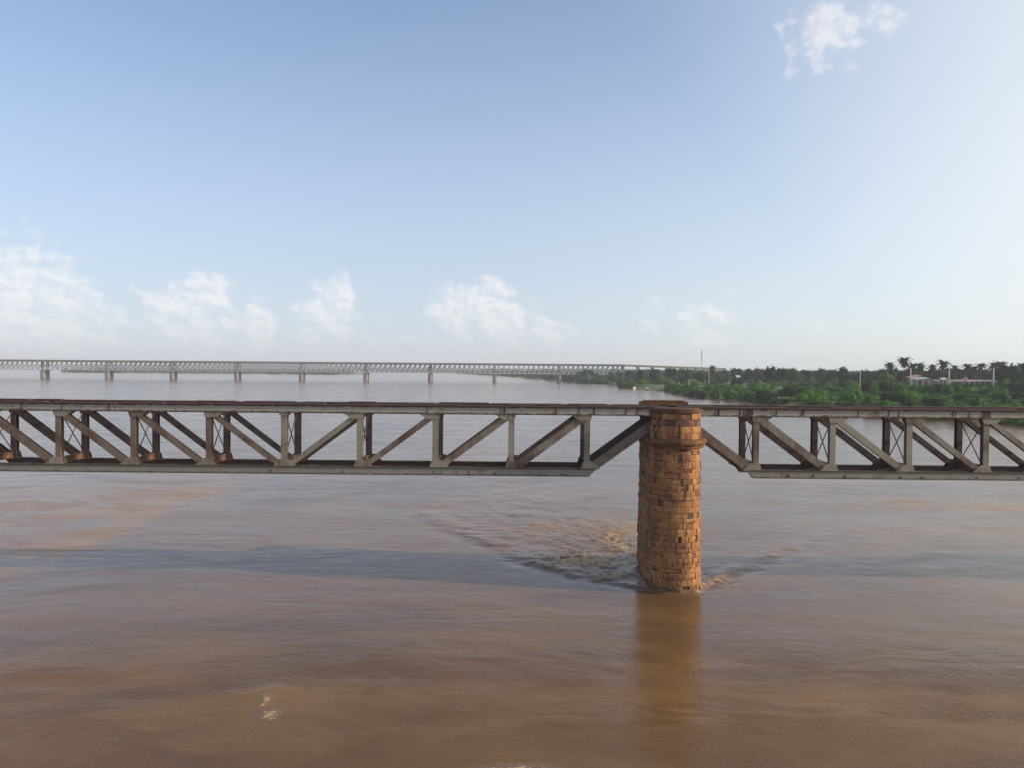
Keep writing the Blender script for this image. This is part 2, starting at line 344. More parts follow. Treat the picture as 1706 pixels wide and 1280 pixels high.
# turbulent water behind the pier
wx = X-(8.6-(Y-46)*.28); ww = 2.6+np.clip(Y-45, 0, 60)*.30
wakem = np.exp(-(wx/ww)**2)*(1/(1+np.exp(-(Y-46.5)*1.3)))*np.exp(-np.clip(Y-48, 0, 200)/22)
Z += wakem*(.17*fb(X/1.25, Y/1.25, 61, 4, .6)+.05*fb(X/.5, Y/.5, 71, 2))
core = np.exp(-(((X-4.4)/2.6)**2+((Y-50.4)/2.0)**2))*1.0+np.exp(-(((X-7.9)/1.2)**2+((Y-57)/4.5)**2))*.75+np.exp(-(((X-6.4)/2.2)**2+((Y-46.6)/1.1)**2))*.75+np.exp(-(((X-12.5)/1.0)**2+((Y-46)/1.5)**2))*.7
foam = .85*np.clip(core, 0, 1)+.34*np.clip(wakem, 0, 1)
dp = np.hypot(X-PX, np.where(Y < YC1, Y-YC1, np.where(Y > YC2, Y-YC2, 0)))-PR
foam += .55*np.exp(-(np.clip(dp, 0, 9)/.35)**2)
Z += .25*np.clip(core, 0, 1)*(fb(X/.9, Y/.8, 63, 4, .65))
# small bow cushion against the nose of the pier
dn = np.hypot(X-PX, Y-YC1)-PR
Z += .13*np.exp(-(np.clip(dn, 0, 9)/.28)**2)*(Y < YC1+1.0)
# an upwelling in the near water
silt0 = 0
bx, by = -9.6, 29.4; rb = np.hypot((X-bx)/1.0, (Y-by)/.8)
Z += .03*np.exp(-rb**2)*(1+2*fb(X/.6, Y/.6, 91, 3))
foam += 1.15*np.exp(-(((X+9.3+.22*(Y-28))/.16)**2+((Y-28.9)/.8)**2))+1.2*np.exp(-(((X+8.9)/.35)**2+((Y-27.7)/.30)**2))
foam += 1.0*np.exp(-(((X-.3)/1.5)**2+((Y-23.9)/.42)**2)**2)
nz = fb(X/3.5, Y/5, 101, 4, .6)
def sig(v): return 1/(1+np.exp(-np.clip(v, -30, 30)))
silt_and_reflection = sig((-30.6-X+1.6*nz+.02*(Y-60))*2.2)*sig((Y-46-2*nz)*.8)*sig((84-Y)*.4)*np.exp(-np.clip(-31-X, 0, 99)/13)*(1.25+1.6*nz)
silt_and_reflection += 1.2*np.exp(-(((X-44)/9)**2+((Y-73+(X-44)*.25)/2.6)**2))*(1+2*nz)+.8*np.exp(-(((X-7)/10)**2+((Y-62)/5)**2))*(1+2*nz)
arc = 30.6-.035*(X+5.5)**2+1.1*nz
silt_and_reflection += .9*sig((arc-Y)*3.0)*np.exp(-np.clip(arc-Y, 0, 99)/1.6)*np.exp(-((X+6)/5.5)**2)*(1+1.5*nz)  # brown where the near truss mirrors in the water: its reflection put into the colour
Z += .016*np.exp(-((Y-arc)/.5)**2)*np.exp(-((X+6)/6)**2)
silt_and_reflection += .7*np.exp(-(((X-13)/2.2)**2+((Y-29)/.8)**2))+.6*np.exp(-(((X-8.5)/2.2)**2+((Y-33)/.7)**2))+.6*np.exp(-(((X-19)/2.0)**2+((Y-29.5)/.7)**2))
nx, ny = len(xs), len(yy)
co = np.stack([X, Y, Z], -1).reshape(-1, 3).astype(np.float32)
idx = np.arange(nx*ny).reshape(ny, nx); q = np.stack([idx[:-1, :-1], idx[:-1, 1:], idx[1:, 1:], idx[1:, :-1]], -1).reshape(-1, 4)
me = bpy.data.meshes.new('river'); me.vertices.add(len(co)); me.vertices.foreach_set('co', co.ravel())
me.loops.add(q.size); me.loops.foreach_set('vertex_index', q.ravel().astype(np.int32)); me.polygons.add(len(q)); me.polygons.foreach_set('loop_start', np.arange(0, q.size, 4, dtype=np.int32))
me.polygons.foreach_set('loop_total', np.full(len(q), 4, np.int32)) if False else None
me.polygons.foreach_set('use_smooth', np.ones(len(q), bool)); me.update(calc_edges=True)
fa = me.attributes.new('foam', 'FLOAT', 'POINT'); fa.data.foreach_set('value', np.clip(foam, 0, 1).ravel().astype(np.float32))
fa = me.attributes.new('silt_and_reflection', 'FLOAT', 'POINT'); fa.data.foreach_set('value', np.clip(silt_and_reflection, 0, 1.5).ravel().astype(np.float32))
river = link(bpy.data.objects.new('river', me)); tag(river, kind='structure')
m, t, p, o_ = material('muddy_river'); c = t('ShaderNodeNewGeometry').outputs['Position']
wv = t('ShaderNodeTexNoise'); t.link(t.mapping(c, (.05, .07, 1)), wv.inputs['Vector']); wv.inputs['Scale'].default_value = 1; wv.inputs['Detail'].default_value = 3
va = t('ShaderNodeVectorMath'); va.operation = 'MULTIPLY_ADD'; t.link(wv.outputs['Color'], va.inputs[0]); va.inputs[1].default_value = (14, 9, 0); t.link(c, va.inputs[2]); cs = va.outputs[0]   # swirled coordinates
s1 = t.noise(t.mapping(cs, (.035, .085, 1), (0, 0, .12)), 1, 6, .62, .5)
s2 = t.noise(t.mapping(cs, (.11, .36, 1), (0, 0, -.10)), 1, 6, .62, .9)
mudn = t.mapr(t.math('ADD', t.math('MULTIPLY', s1, .62), t.math('MULTIPLY', s2, .38)), .43, .62)
si = t('ShaderNodeAttribute'); si.attribute_name = 'silt_and_reflection'; sif = t.math('MULTIPLY', si.outputs['Fac'], t.mapr(s2, .30, .60, .45, 1.0), clamp=True)
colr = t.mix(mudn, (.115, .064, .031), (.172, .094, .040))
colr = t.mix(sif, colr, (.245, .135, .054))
line = t.math('SUBTRACT', 1.0, t.math('MULTIPLY', t.math('ABSOLUTE', t.math('SUBTRACT', s2, .5)), 26), clamp=True)
line = t.math('MULTIPLY', line, t.mapr(t.noise(t.mapping(c, (.05, .10, 1)), 1, 5, .65), .52, .68))
colr = t.mix(t.math('MULTIPLY', line, .22), colr, (.42, .30, .17))
at_ = t('ShaderNodeAttribute'); at_.attribute_name = 'foam'
fn = t.noise(t.mapping(c, (1.5, 1.8, 1)), 1, 7, .68, 1.2); fd = t.noise(c, 7, 4, .7)
ff = t.mapr(t.math('ADD', t.math('ADD', fn, t.math('MULTIPLY', t.math('SUBTRACT', fd, .5), .35)), t.math('MULTIPLY', at_.outputs['Fac'], .30)), .66, .80)
ff = t.math('MULTIPLY', ff, t.mapr(at_.outputs['Fac'], .05, .5))
colr = t.mix(t.math('MULTIPLY', ff, .9), colr, (.42, .30, .175))
t.link(colr, p.inputs['Base Color']); p.inputs['IOR'].default_value = 1.33
rgh = t.mapr(s2, .35, .7, .10, .26); rgh = t.math('ADD', rgh, t.math('MULTIPLY', sif, .10)); t.setin(p.inputs['Roughness'], t.math('ADD', rgh, t.math('MULTIPLY', ff, .4)))
w1 = t.noise(t.mapping(cs, (.7, 1.7, 1), (0, 0, .12)), 1, 5, .6, .6); w2 = t.noise(t.mapping(cs, (.20, .50, 1), (0, 0, -.05)), 1, 4, .55, .6); w3 = t.noise(t.mapping(c, (4, 6.5, 1), (0, 0, .5)), 1, 3, .6)
patch = t.mapr(t.noise(t.mapping(cs, (.022, .07, 1), (0, 0, .05)), 1, 4, .55, .5), .38, .64, .12, 1.0)
hh = t.math('ADD', t.math('MULTIPLY', patch, t.math('ADD', t.math('MULTIPLY', w1, .04), t.math('MULTIPLY', w2, .10))), t.math('ADD', t.math('MULTIPLY', w3, .034), t.math('MULTIPLY', t.math('MULTIPLY', fn, at_.outputs['Fac']), .22)))
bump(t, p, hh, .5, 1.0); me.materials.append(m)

# ------------------------------------------------------------------ stone pier of the near bridge
def stone_mesh(k):
    """unit block x:-.5..+.5 (along the course), y: 0 (face) .. 1 (depth), z:-.5..+.5, with worn edges"""
    r = random.Random(100+k); e = r.uniform(.03, .07); b = MB()
    def j(a): return a*(1+r.uniform(-.03, .03))
    outer = [(-.5, .10, -.5), (.5, .10, -.5), (.5, .10, .5), (-.5, .10, .5)]
    back = [(-.5, 1, -.5), (.5, 1, -.5), (.5, 1, .5), (-.5, 1, .5)]
    vx = .5-e; vz = .5-e*1.3
    face = [(j(-vx), r.uniform(-.04, .04), j(-vz)), (j(vx), r.uniform(-.04, .04), j(-vz)), (j(vx), r.uniform(-.04, .04), j(vz)), (j(-vx), r.uniform(-.04, .04), j(vz))]
    mid = (r.uniform(-.15, .15), r.uniform(-.16, -.04), r.uniform(-.15, .15))
    vs = outer+back+face+[mid]
    fs = [(8, 9, 12), (9, 10, 12), (10, 11, 12), (11, 8, 12), (0, 1, 9, 8), (1, 2, 10, 9), (2, 3, 11, 10), (3, 0, 8, 11), (0, 4, 5, 1), (1, 5, 6, 2), (2, 6, 7, 3), (3, 7, 4, 0), (4, 7, 6, 5)]
    return vs, fs
SV = [stone_mesh(k) for k in range(8)]
SM = []
for k, (v_, f_) in enumerate(SV): SM.append(MB().add(v_, f_).mesh('stone', M['stone']))
def stadium_pt(s, r):
    """point and outward angle at arc length s on the stadium; s=0 at the left tangent of the front nose, going left-to-right round the nose"""
    L = YC2-YC1; hc = math.pi*PR
    if s < hc: a = math.pi + s/PR; return PX+r*math.cos(a), YC1+r*math.sin(a), a
    s -= hc
    if s < L: return PX+r, YC1+s, 2*math.pi
    s -= L
    if s < hc: a = s/PR; return PX+r*math.cos(a), YC2+r*math.sin(a), a
    s -= hc
    return PX-r, YC2-s, math.pi
PERIM = 2*math.pi*PR+2*(YC2-YC1); HC = math.pi*PR
def course_stones(z0, h, r, s0, s1, rd):
    out = []; s = s0-rd.uniform(0, .3); r = r+rd.choice([0, 0, .014, -.02, -.035])
    while s < s1-.02:
        w = rd.choice([.20, .26, .32, .38, .46, .58]); e = min(s+w, s1); a = max(s, s0)
        if s1-e < .15: e = s1
        if e-a > .05: out.append(((a+e)/2, e-a, z0, h, r+rd.choice([0, 0, 0, 0, -.03, .025])+rd.uniform(-.012, .014)))
        s = e
    return out
def make_pier(pname, full):
    rd = random.Random(5); root = empty(pname, (0, 0, 0))
    core = MB()
    def ring(r, n=28, c0=YC1, c1=YC2):
        pts = []
        for k in range(n+1): a = math.pi+math.pi*k/n; pts.append((PX+r*math.cos(a), c0+r*math.sin(a)))
        for k in range(n+1): a = math.pi*k/n; pts.append((PX+r*math.cos(a), c1+r*math.sin(a)))
        return pts
    core.prism_z(ring(PR-.045), -2.6, 8.62); 
    for c0, sg in ((YC1, -1), (YC2, 1)):
        pts = [(PX+(PR-.045)*math.cos(math.pi*k/24)*-1*sg, c0+sg*(PR-.045)*math.sin(math.pi*k/24)) for k in range(25)]
        pts += [(PX+(PR-.045)*sg, c0-sg*.30), (PX-(PR-.045)*sg, c0-sg*.30)] if False else []
        core.prism_z(pts if sg < 0 else pts, 8.9, 10.62)
    core.build('mortar_core', M['mortar'], root)
    stones = []
    z = -.55; 
    while z < 8.38:
        h = rd.choice([.22, .30, .33, .36, .40]); h = min(h, 8.42-z)
        if 8.42-z-h < .15: h = 8.42-z
        stp = .055 if z < 3.3 else 0.0; bat = .05*(1-max(z, 0)/8.4)
        stones += course_stones(z, h, PR+.0+stp*.6+bat, 0, PERIM, rd); z += h
    tur = []
    for back in (0, 1):
        s0 = 0 if not back else HC+(YC2-YC1); z = 8.92
        for ci, h in enumerate((.40, .37, .39, .38) if not back else (.40, .37, .39, .38, .20)):
            tur += course_stones(z, h, PR-.02, s0, s0+HC, rd); z += h
    allst = stones+tur
    # rank by how large a stone shows from the front and left
    def score(st):
        x, y, a = stadium_pt(st[0] % PERIM, st[4]); nrm = Vector((math.cos(a), math.sin(a), 0)); v = Vector((-x, -y, CAM_Z-st[2])); f = nrm.dot(v.normalized())
        if st[2] < -.4: f = -1
        return f*st[1]/v.length**2
    order = sorted(allst, key=score, reverse=True); single = set(id(s) for s in order[:300]) if full else set()
    joined = MB()
    for st in allst:
        s, w, z0, h, r = st; x, y, a = stadium_pt(s % PERIM, r)
        k = rd.randrange(8); missing = rd.random() < .05
        dep = .16 if not missing else .16
        rr = -.075 if missing else 0
        px_, py_ = x+rr*math.cos(a), y+rr*math.sin(a)
        # local y (into the wall) maps to -normal
        W = w-.006; H = h-rd.choice([.006, .006, .010, .028])
        Mx = Matrix.Translation((px_, py_, z0+h/2)) @ Matrix.Rotation(a+math.pi/2+rd.uniform(-.03, .03), 4, 'Z') @ Matrix.Rotation(rd.uniform(-.012, .012), 4, 'Y') @ Matrix.Diagonal((W, dep, H, 1))
        if id(st) in single:
            o = bpy.data.objects.new('stone', SM[k]); link(o, root); o.matrix_local = Mx
        else:
            joined.add([Mx @ Vector(v) for v in SV[k][0]], SV[k][1])
    joined.build('stonework', M['stone_j'], root, kind='stuff')
    # cornice: two rings of projecting blocks
    for z0, h, pr, wd in ((8.63, .27, .27, .78), (8.42, .205, .13, .70)):
        n = round(PERIM/wd); w = PERIM/n
        jn = MB()
        for k in range(n):
            s = (k+.5)*w; x, y, a = stadium_pt(s, PR+pr)
            ww = w*(PR+pr)/PR if (s < HC or HC+(YC2-YC1) < s < 2*HC+(YC2-YC1)) else w
            Mx = Matrix.Translation((x, y, z0+h/2)) @ Matrix.Rotation(a+math.pi/2, 4, 'Z') @ Matrix.Diagonal((ww-.006, pr+.12, h-.006, 1))
            vis = (s < HC+.6) or s > PERIM-2.6
            if full and vis:
                o = bpy.data.objects.new('cornice_block', SMc[k % 4]); link(o, root); o.matrix_local = Mx
            else: jn.add([Mx @ Vector(v) for v in SV[k % 8][0]], SV[k % 8][1])
        jn.build('cornice', M['cap_stone'], root, kind='stuff')
    # shelf behind the cornice blocks and the masonry pedestal between the two girder ends
    sh = MB(); sh.prism_z(ring(PR+.10), 8.60, 8.885); sh.build('bearing_shelf', M['mortar'], root)
    pd = MB(); pd.box(PX-.98, PX+.98, YC1+.02, YC2-.02, 8.89, 10.05); pd.build('pedestal', M['cap_stone'], root)
    for c0, sg in ((YC1, -1), (YC2, 1)):
        cp = MB(); pts = [(PX+(PR+.07)*math.cos(math.pi*k/18)*-1*sg, c0+sg*(PR+.07)*math.sin(math.pi*k/18)) for k in range(19)]
        cp.prism_z(pts, 10.47+(.20 if sg > 0 else 0), 10.66+(.22 if sg > 0 else 0))
        pts2 = [(PX+(PR-.12)*math.cos(math.pi*k/18)*-1*sg, c0+sg*(PR-.12)*math.sin(math.pi*k/18)) for k in range(19)]
        cp.prism_z(pts2, 10.66+(.22 if sg > 0 else 0), 10.72+(.24 if sg > 0 else 0)); cp.build('capstone', M['cap_stone'], root)
    dr = MB(); x, y, a = stadium_pt(HC*.5, PR+.03); dr.bar((x-.05, y, 8.95), (x-.05, y, 9.95), .07, .10, (0, 1, 0)); dr.build('drain_slot', M['dark_open'], root)
    return root
SMc = [MB().add(*SV[k]).mesh('cornice_block', M['cornice']) for k in range(4)]
BR_ROT = R(-0.55); PIV = Vector((9.63, 46.5, 0))
def place(root, dx=0.0):
    root.location = PIV + Matrix.Rotation(BR_ROT, 3, 'Z') @ (Vector((dx, 0, 0))-PIV); root.rotation_euler = (0, 0, BR_ROT)
pier = make_pier('stone_bridge_pier', True); place(pier)
tag(pier, 'tall round-nosed pier of orange sandstone blocks in the river between two truss spans', 'bridge pier', 'stone piers of the old bridge')
def copy_tree(o, parent=None):
    c = o.copy(); COL.objects.link(c); c.parent = parent
    for ch in o.children: copy_tree(ch, c)
    return c
p2 = make_pier('stone_bridge_pier', False); place(p2, -46.72); tag(p2, 'sandstone pier under the left end of the left truss span', 'bridge pier', 'stone piers of the old bridge')
p3 = copy_tree(p2); place(p3, 46.72); tag(p3, 'sandstone pier under the right end of the right truss span', 'bridge pier', 'stone piers of the old bridge')

# ------------------------------------------------------------------ near truss spans
YF, YR = 45.15, 47.85; ZB0, ZB1, ZT0, ZT1 = 6.52, 6.97, 10.20, 10.64; P = 4.572
def hsec(mb, a, b, w, dep, tf=.03, tw=.03):
    """H section: flanges face the viewer and the far side, joined by a web"""
    a, b = Vector(a), Vector(b); yv = Vector((0, dep/2-tf/2, 0))
    mb.bar(a-yv, b-yv, w, tf); mb.bar(a+yv, b+yv, w, tf); mb.bar(a, b, tw, dep-2*tf-.004)
def make_span(x0, right, label):
    """x0: left bearing. Ten panels, the verticals at panel points 1..9"""
    root = empty('truss_span'); rd = random.Random(3 if right else 4)
    Xn = [x0+P*k for k in range(11)]
    for yc, far in ((YF, False), (YR, True)):
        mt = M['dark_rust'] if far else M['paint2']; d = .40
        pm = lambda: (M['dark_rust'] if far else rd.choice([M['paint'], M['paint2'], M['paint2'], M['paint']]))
        tp = MB(); x1, x2 = x0-.32, Xn[10]+.32
        tp.box(x1, x2, yc-d/2, yc-d/2+.03, ZT0, ZT1); tp.box(x1, x2, yc+d/2-.03, yc+d/2, ZT0, ZT1)
        tp.box(x1, x2, yc-d/2-.06, yc-d/2-.002, ZT0, ZT0+.045); tp.cur = 1
        tp.box(x1, x2, yc-d/2-.09, yc+d/2+.09, ZT1+.003, ZT1+.055); tp.box(x1, x2, yc-.2, yc+.2, ZT0-.03, ZT0-.002)
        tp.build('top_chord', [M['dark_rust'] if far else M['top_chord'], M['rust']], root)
        # strip of rivetted cover plates on the flange, uneven lengths
        q = x1+.2
        while q < x2-1:
            L_ = rd.uniform(1.6, 4.5); L_ = min(L_, x2-q-.1)
            MB().box(q, q+L_, yc-d/2-.05, yc+d/2+.05, ZT1+.058, ZT1+.058+rd.choice([.025, .04, .06])).build('cover_plate', M['rust'], root); q += L_+rd.uniform(.05, .5)
        bt = MB(); xa, xb = Xn[1]-.55, Xn[9]+.55; sl_ = .38
        for ya, yb in ((yc-d/2, yc-d/2+.03), (yc+d/2-.03, yc+d/2)):
            bt.prism_y([(xa, ZB1), (xa+sl_, ZB0), (xb-sl_, ZB0), (xb, ZB1)], ya, yb)
        bt.box(xa+sl_, xb-sl_, yc-d/2-.03, yc+d/2+.03, ZB0-.035, ZB0-.003); bt.cur = 1
        bt.box(xa+.1, xb-.1, yc-d/2-.05, yc-d/2-.003, ZB1-.05, ZB1+.002); bt.box(xa+.3, xb-.3, yc-d/2+.035, yc+d/2-.035, ZB1-.14, ZB1-.11)
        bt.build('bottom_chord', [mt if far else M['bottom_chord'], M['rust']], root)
        for k in range(1, 10):
            v = MB(); w = .34 if k != 5 else .36; hsec(v, (Xn[k], yc, ZB1-.2), (Xn[k], yc, ZT0-.035), w, .34)
            v.build('vertical_post', M['brown_paint'] if (not far and not right and k in (1, 2, 3, 4)) else pm(), root)
        widths = [.50, .44, .38, .32, .30]
        for side in (0, 1):
            for i in range(5):
                a, b = (i, i+1) if side == 0 else (10-i, 9-i)
                dz = .12; sgn = 1 if side == 0 else -1
                pa = Vector((Xn[a]+sgn*(.10 if i else -.02), yc, ZT0-.07+(.0 if i else .02))); pb = Vector((Xn[b]-sgn*.28, yc, ZB1+.02))
                v = MB(); hsec(v, pa, pb, widths[i], .30 if i else .38, .03, .03)
                v.build('end_post' if i == 0 else 'diagonal', M['brown_paint'] if (not far and ((not right and side == 0) or i == 0)) else pm(), root)
        for k in range(1, 10):          # gusset plates top and bottom
            sg = 1 if k < 5 else -1
            both = (k == 5)
            for zz, top in ((ZT0, True), (ZB1, False)):
                s2 = sg if top else -sg
                if top: poly = [(-.30, 0), (-.20, -.34), (.48, -.34), (.98, 0)] if not both else [(-.34, 0), (-.22, -.2), (.22, -.2), (.34, 0)]
                else: poly = [(-.34, .01), (-.22, .42), (.34, .46), (.82, .01)] if not both else [(-.62, .01), (-.4, .40), (.4, .40), (.62, .01)]
                pl = [(Xn[k]+s2*x, zz+z-(.0 if top else .03)) for x, z in poly]
                gsm = MB()
                for ya, yb in ((yc-d/2+.003-.022, yc-d/2-.002+.002), (yc+d/2+.002, yc+d/2+.022)):
                    gsm.prism_y(pl, ya-.004, yb-.003)
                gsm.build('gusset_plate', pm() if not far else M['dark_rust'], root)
        # splice plates and stiffeners on the web of the top chord
        if not far:
            spots = ([.15, .42, .62, 1.05, 1.18, 2.05, 2.2, 3.5, 3.75, 5.7, 7.2, 7.3, 10.6, 12.4, 13.0, 17.2] if right else [43.4, 44.1, 44.9, 41.5, 40.6, 39.2, 36.1, 31.5, 35.9, 12.2, 9.4, 6.9, 5.2, 2.4, 1.1])
            for sx in spots:
                wdt = rd.choice([.05, .06, .09, .14]); MB().box(x0+sx, x0+sx+wdt, yc-d/2-.022, yc-d/2-.004, ZT0+.05, ZT1-.005).build('stiffener', M['rust'], root)
            if right:
                MB().box(x0+3.72+.2, x0+3.72+.62, yc-d/2-.028, yc-d/2-.004, ZT0+.05, ZT1-.004).build('rust_splice_plate', M['rust'], root)
                MB().box(Xn[4]-1.05+.75, Xn[4]-.55+.75, yc-d/2-.028, yc-d/2-.004, ZT0+.05, ZT1-.004).build('rust_splice_plate', M['dark_rust'], root)
    for sx in ([31.9, 32.4, 33.3, 34.0, 35.6, 36.5, 37.6, 38.3, 39.6, 26.4, 22.0] if not right else [6.4, 7.9, 9.8, 13.1, 14.4, 17.7, 20.2]):
        MB().box(x0+sx, x0+sx+rd.choice([.05, .08, .16]), YF-.2-.012, YF-.2-.004, ZB0+.03, ZB0+rd.uniform(.16, .26)).build('rust_slot', M['dark_rust'], root)
    for k in range(0, 11):
        x = Xn[k]
        if 1 <= k <= 9:
            cb = MB(); cb.box(x-.12, x+.12, YF-.16, YR-.2, ZB1+.005, ZB1+.03); cb.box(x-.12, x+.12, YF-.16, YR-.2, ZB1+.36, ZB1+.385); cb.box(x-.02, x+.02, YF-.16, YR-.2, ZB1+.032, ZB1+.358)
            cb.build('cross_beam', M['beam'], root)
            for sg in (0, 1):
                rr = MB(); yo = .03 if sg else -.03
                rr.tube([(x+yo, YF+.18, ZB1+.40 if sg == 0 else ZT0-.25), (x+yo, YR-.18, ZT0-.25 if sg == 0 else ZB1+.40)], .034, 5); rr.build('sway_rod', M['rod'], root)
        ts = MB(); ts.box(x-.09, x+.09, YF+.21, YR-.21, ZT0-.02, ZT0+.2); ts.build('top_strut', M['dark_rust'], root)
        if k < 10:
            for (ya, yb) in ((YF+.2, YR-.2), (YR-.2, YF+.2)):
                lb = MB(); zo = .0 if ya < yb else .03
                lb.bar((x+.1, ya, ZT1-.06+zo), (Xn[k+1]-.1, yb, ZT1-.06+zo), .07, .012, (0, 0, 1))
                if 1 <= k <= 8: lb.bar((x+.1, ya, ZB0+.08+zo), (Xn[k+1]-.1, yb, ZB0+.08+zo), .07, .012, (0, 0, 1))
                lb.build('lateral_brace', M['dark_rust'], root)
    for xe in (Xn[0], Xn[10]):
        for yc in (YF, YR):
            MB().box(xe-.24, xe+.24, yc-.17, yc+.17, 10.055, ZT0-.035).build('bearing', M['dark_rust'], root)
    if right:   # painted characters on the web of the top chord
        for txt, xo, sz in (('47', 0, .40),):
            fc = bpy.data.curves.new('painted_number', 'FONT'); fc.body = txt; fc.size = sz; fc.extrude = .002; fc.offset = .006
            to = bpy.data.objects.new('painted_number', fc); pos = at(1583, 692, YF-.24)
            tmp = link(to); bpy.context.view_layer.update(); dg = bpy.context.evaluated_depsgraph_get(); mesh = bpy.data.meshes.new_from_object(to.evaluated_get(dg)); bpy.data.objects.remove(to)
            mo = link(bpy.data.objects.new('painted_number', mesh), root); mesh.materials.clear(); mesh.materials.append(M['dark_rust']); mo.rotation_euler = (R(90), 0, 0); mo.location = (pos.x, YF-.206, ZT0+.09)
    place(root); tag(root, label, 'bridge span', 'truss spans of the old bridge'); return root
make_span(9.13-10*P, False, 'rusty steel truss span left of the stone pier, browned towards its left end')
make_span(10.13, True, 'pale weathered steel truss span right of the stone pier')

# ------------------------------------------------------------------ far road and rail bridge
FY = 725.0; SP = 107/1250*FY; FX0 = (75-853)/1250*FY
zB, zT = 7.5, 16.3
def far_span():
    root = empty('distant_truss_span'); n = 13; w = SP/n
    dk = MB(); dk.box(0, SP, -5.2, 5.2, zT-.2, zT+.65); dk.box(0, SP, -5.4, -5.2, zT+.0, zT+1.15); dk.box(0, SP, 5.2, 5.4, zT+.0, zT+1.15); dk.build('road_deck', M['far_deck'], root)
    for yc in (-3.8, 3.8):
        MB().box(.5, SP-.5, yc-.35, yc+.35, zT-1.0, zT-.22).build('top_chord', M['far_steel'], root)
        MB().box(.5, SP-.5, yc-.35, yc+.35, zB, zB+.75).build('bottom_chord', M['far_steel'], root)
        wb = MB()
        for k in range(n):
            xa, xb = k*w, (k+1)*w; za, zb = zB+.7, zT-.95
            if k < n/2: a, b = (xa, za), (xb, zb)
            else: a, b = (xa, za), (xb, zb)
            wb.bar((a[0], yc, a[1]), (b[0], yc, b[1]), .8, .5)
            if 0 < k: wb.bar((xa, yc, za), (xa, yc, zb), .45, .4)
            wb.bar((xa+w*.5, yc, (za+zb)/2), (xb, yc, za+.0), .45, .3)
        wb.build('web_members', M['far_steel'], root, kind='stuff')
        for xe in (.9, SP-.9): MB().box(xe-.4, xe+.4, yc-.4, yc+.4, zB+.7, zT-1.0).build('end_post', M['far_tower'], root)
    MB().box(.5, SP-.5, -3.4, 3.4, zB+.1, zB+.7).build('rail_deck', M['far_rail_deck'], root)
    return root
def far_pier():
    root = empty('distant_bridge_pier')
    s = MB(); n = 14
    for (w_, l_, z0, z1) in ((2.05, 5.5, -2.5, zB-1.0),):
        pts = [(w_*math.cos(2*math.pi*k/n), (l_-w_ if math.sin(2*math.pi*k/n) > 0 else -(l_-w_))+w_*math.sin(2*math.pi*k/n)) for k in range(n)]
        s.prism_z(pts, z0, z1)
    s.build('shaft', M['far_pier'], root); MB().box(-2.3, 2.3, -6, 6, zB-1.0, zB-.5).build('pier_cap', M['far_pier'], root)
    MB().box(-1.2, 1.2, -4.6, 4.6, zB-.5, zB-.02).build('bearing_block', M['far_tower'], root); return root
ORD = ['first', 'second', 'third', 'fourth', 'fifth', 'sixth', 'seventh', 'eighth']
fs0, fp0 = far_span(), far_pier(); first = True
for k in range(-2, 9):
    x = FX0+SP*k
    o = fs0 if first else copy_tree(fs0); q_ = fp0 if first else copy_tree(fp0); first = False
    o.location = (x, FY, 0); q_.location = (x, FY, 0)
    if k < -1: lb, lp = 'distant pale truss span beyond the left edge of the view', 'distant pier beyond the left edge of the view'
    elif k == -1: lb, lp = 'distant pale lattice span cut off at the left edge', 'distant pier just outside the left edge of the view'
    elif k == 8: lb, lp = 'last distant pale lattice span, over the trees of the right bank', 'distant brown pier among the trees where the far bridge meets the bank'
    else: lb = 'pale lattice span right of the %s distant pier from the left' % ORD[k]; lp = 'distant reddish brown pier, %s from the left under the far bridge' % ORD[k]
    tag(o, lb, 'bridge span', 'lattice spans of the far bridge'); tag(q_, lp, 'bridge pier', 'piers of the far bridge')
# approach viaduct behind the trees
xe = FX0+SP*9; vd = empty('approach_viaduct', (xe, FY, 0)); db = MB(); N = 7
for k in range(N):
    xa, xb = k*14, (k+1)*14; za = zT-.028*xa; zb_ = zT-.028*xb; y0_ = 0; 
    db.add([(xa,-5,za-.9),(xb,-5,zb_-.9),(xb,5,zb_-.9),(xa,5,za-.9),(xa,-5,za+1),(xb,-5,zb_+1),(xb,5,zb_+1),(xa,5,za+1)], [(0,3,2,1),(4,5,6,7),(0,1,5,4),(2,3,7,6)]+([(3,0,4,7)] if k == 0 else [])+([(1,2,6,5)] if k == N-1 else []))
db.build('road_deck', M['far_deck'], vd)
for k in range(0, N+1):
    z_ = zT-.028*k*14; pr = MB()
    for yo in (-3, 3): pr.bar((k*14, yo, 2.2), (k*14, yo, z_-1.7), 1.1, 1.1)
    pr.box(k*14-.8, k*14+.8, -4.5, 4.5, z_-1.7, z_-.9-.02); pr.build('viaduct_pier', M['concrete'], vd)
tag(vd, 'long descending road viaduct on pale concrete columns, leaving the far bridge behind the trees', 'viaduct')

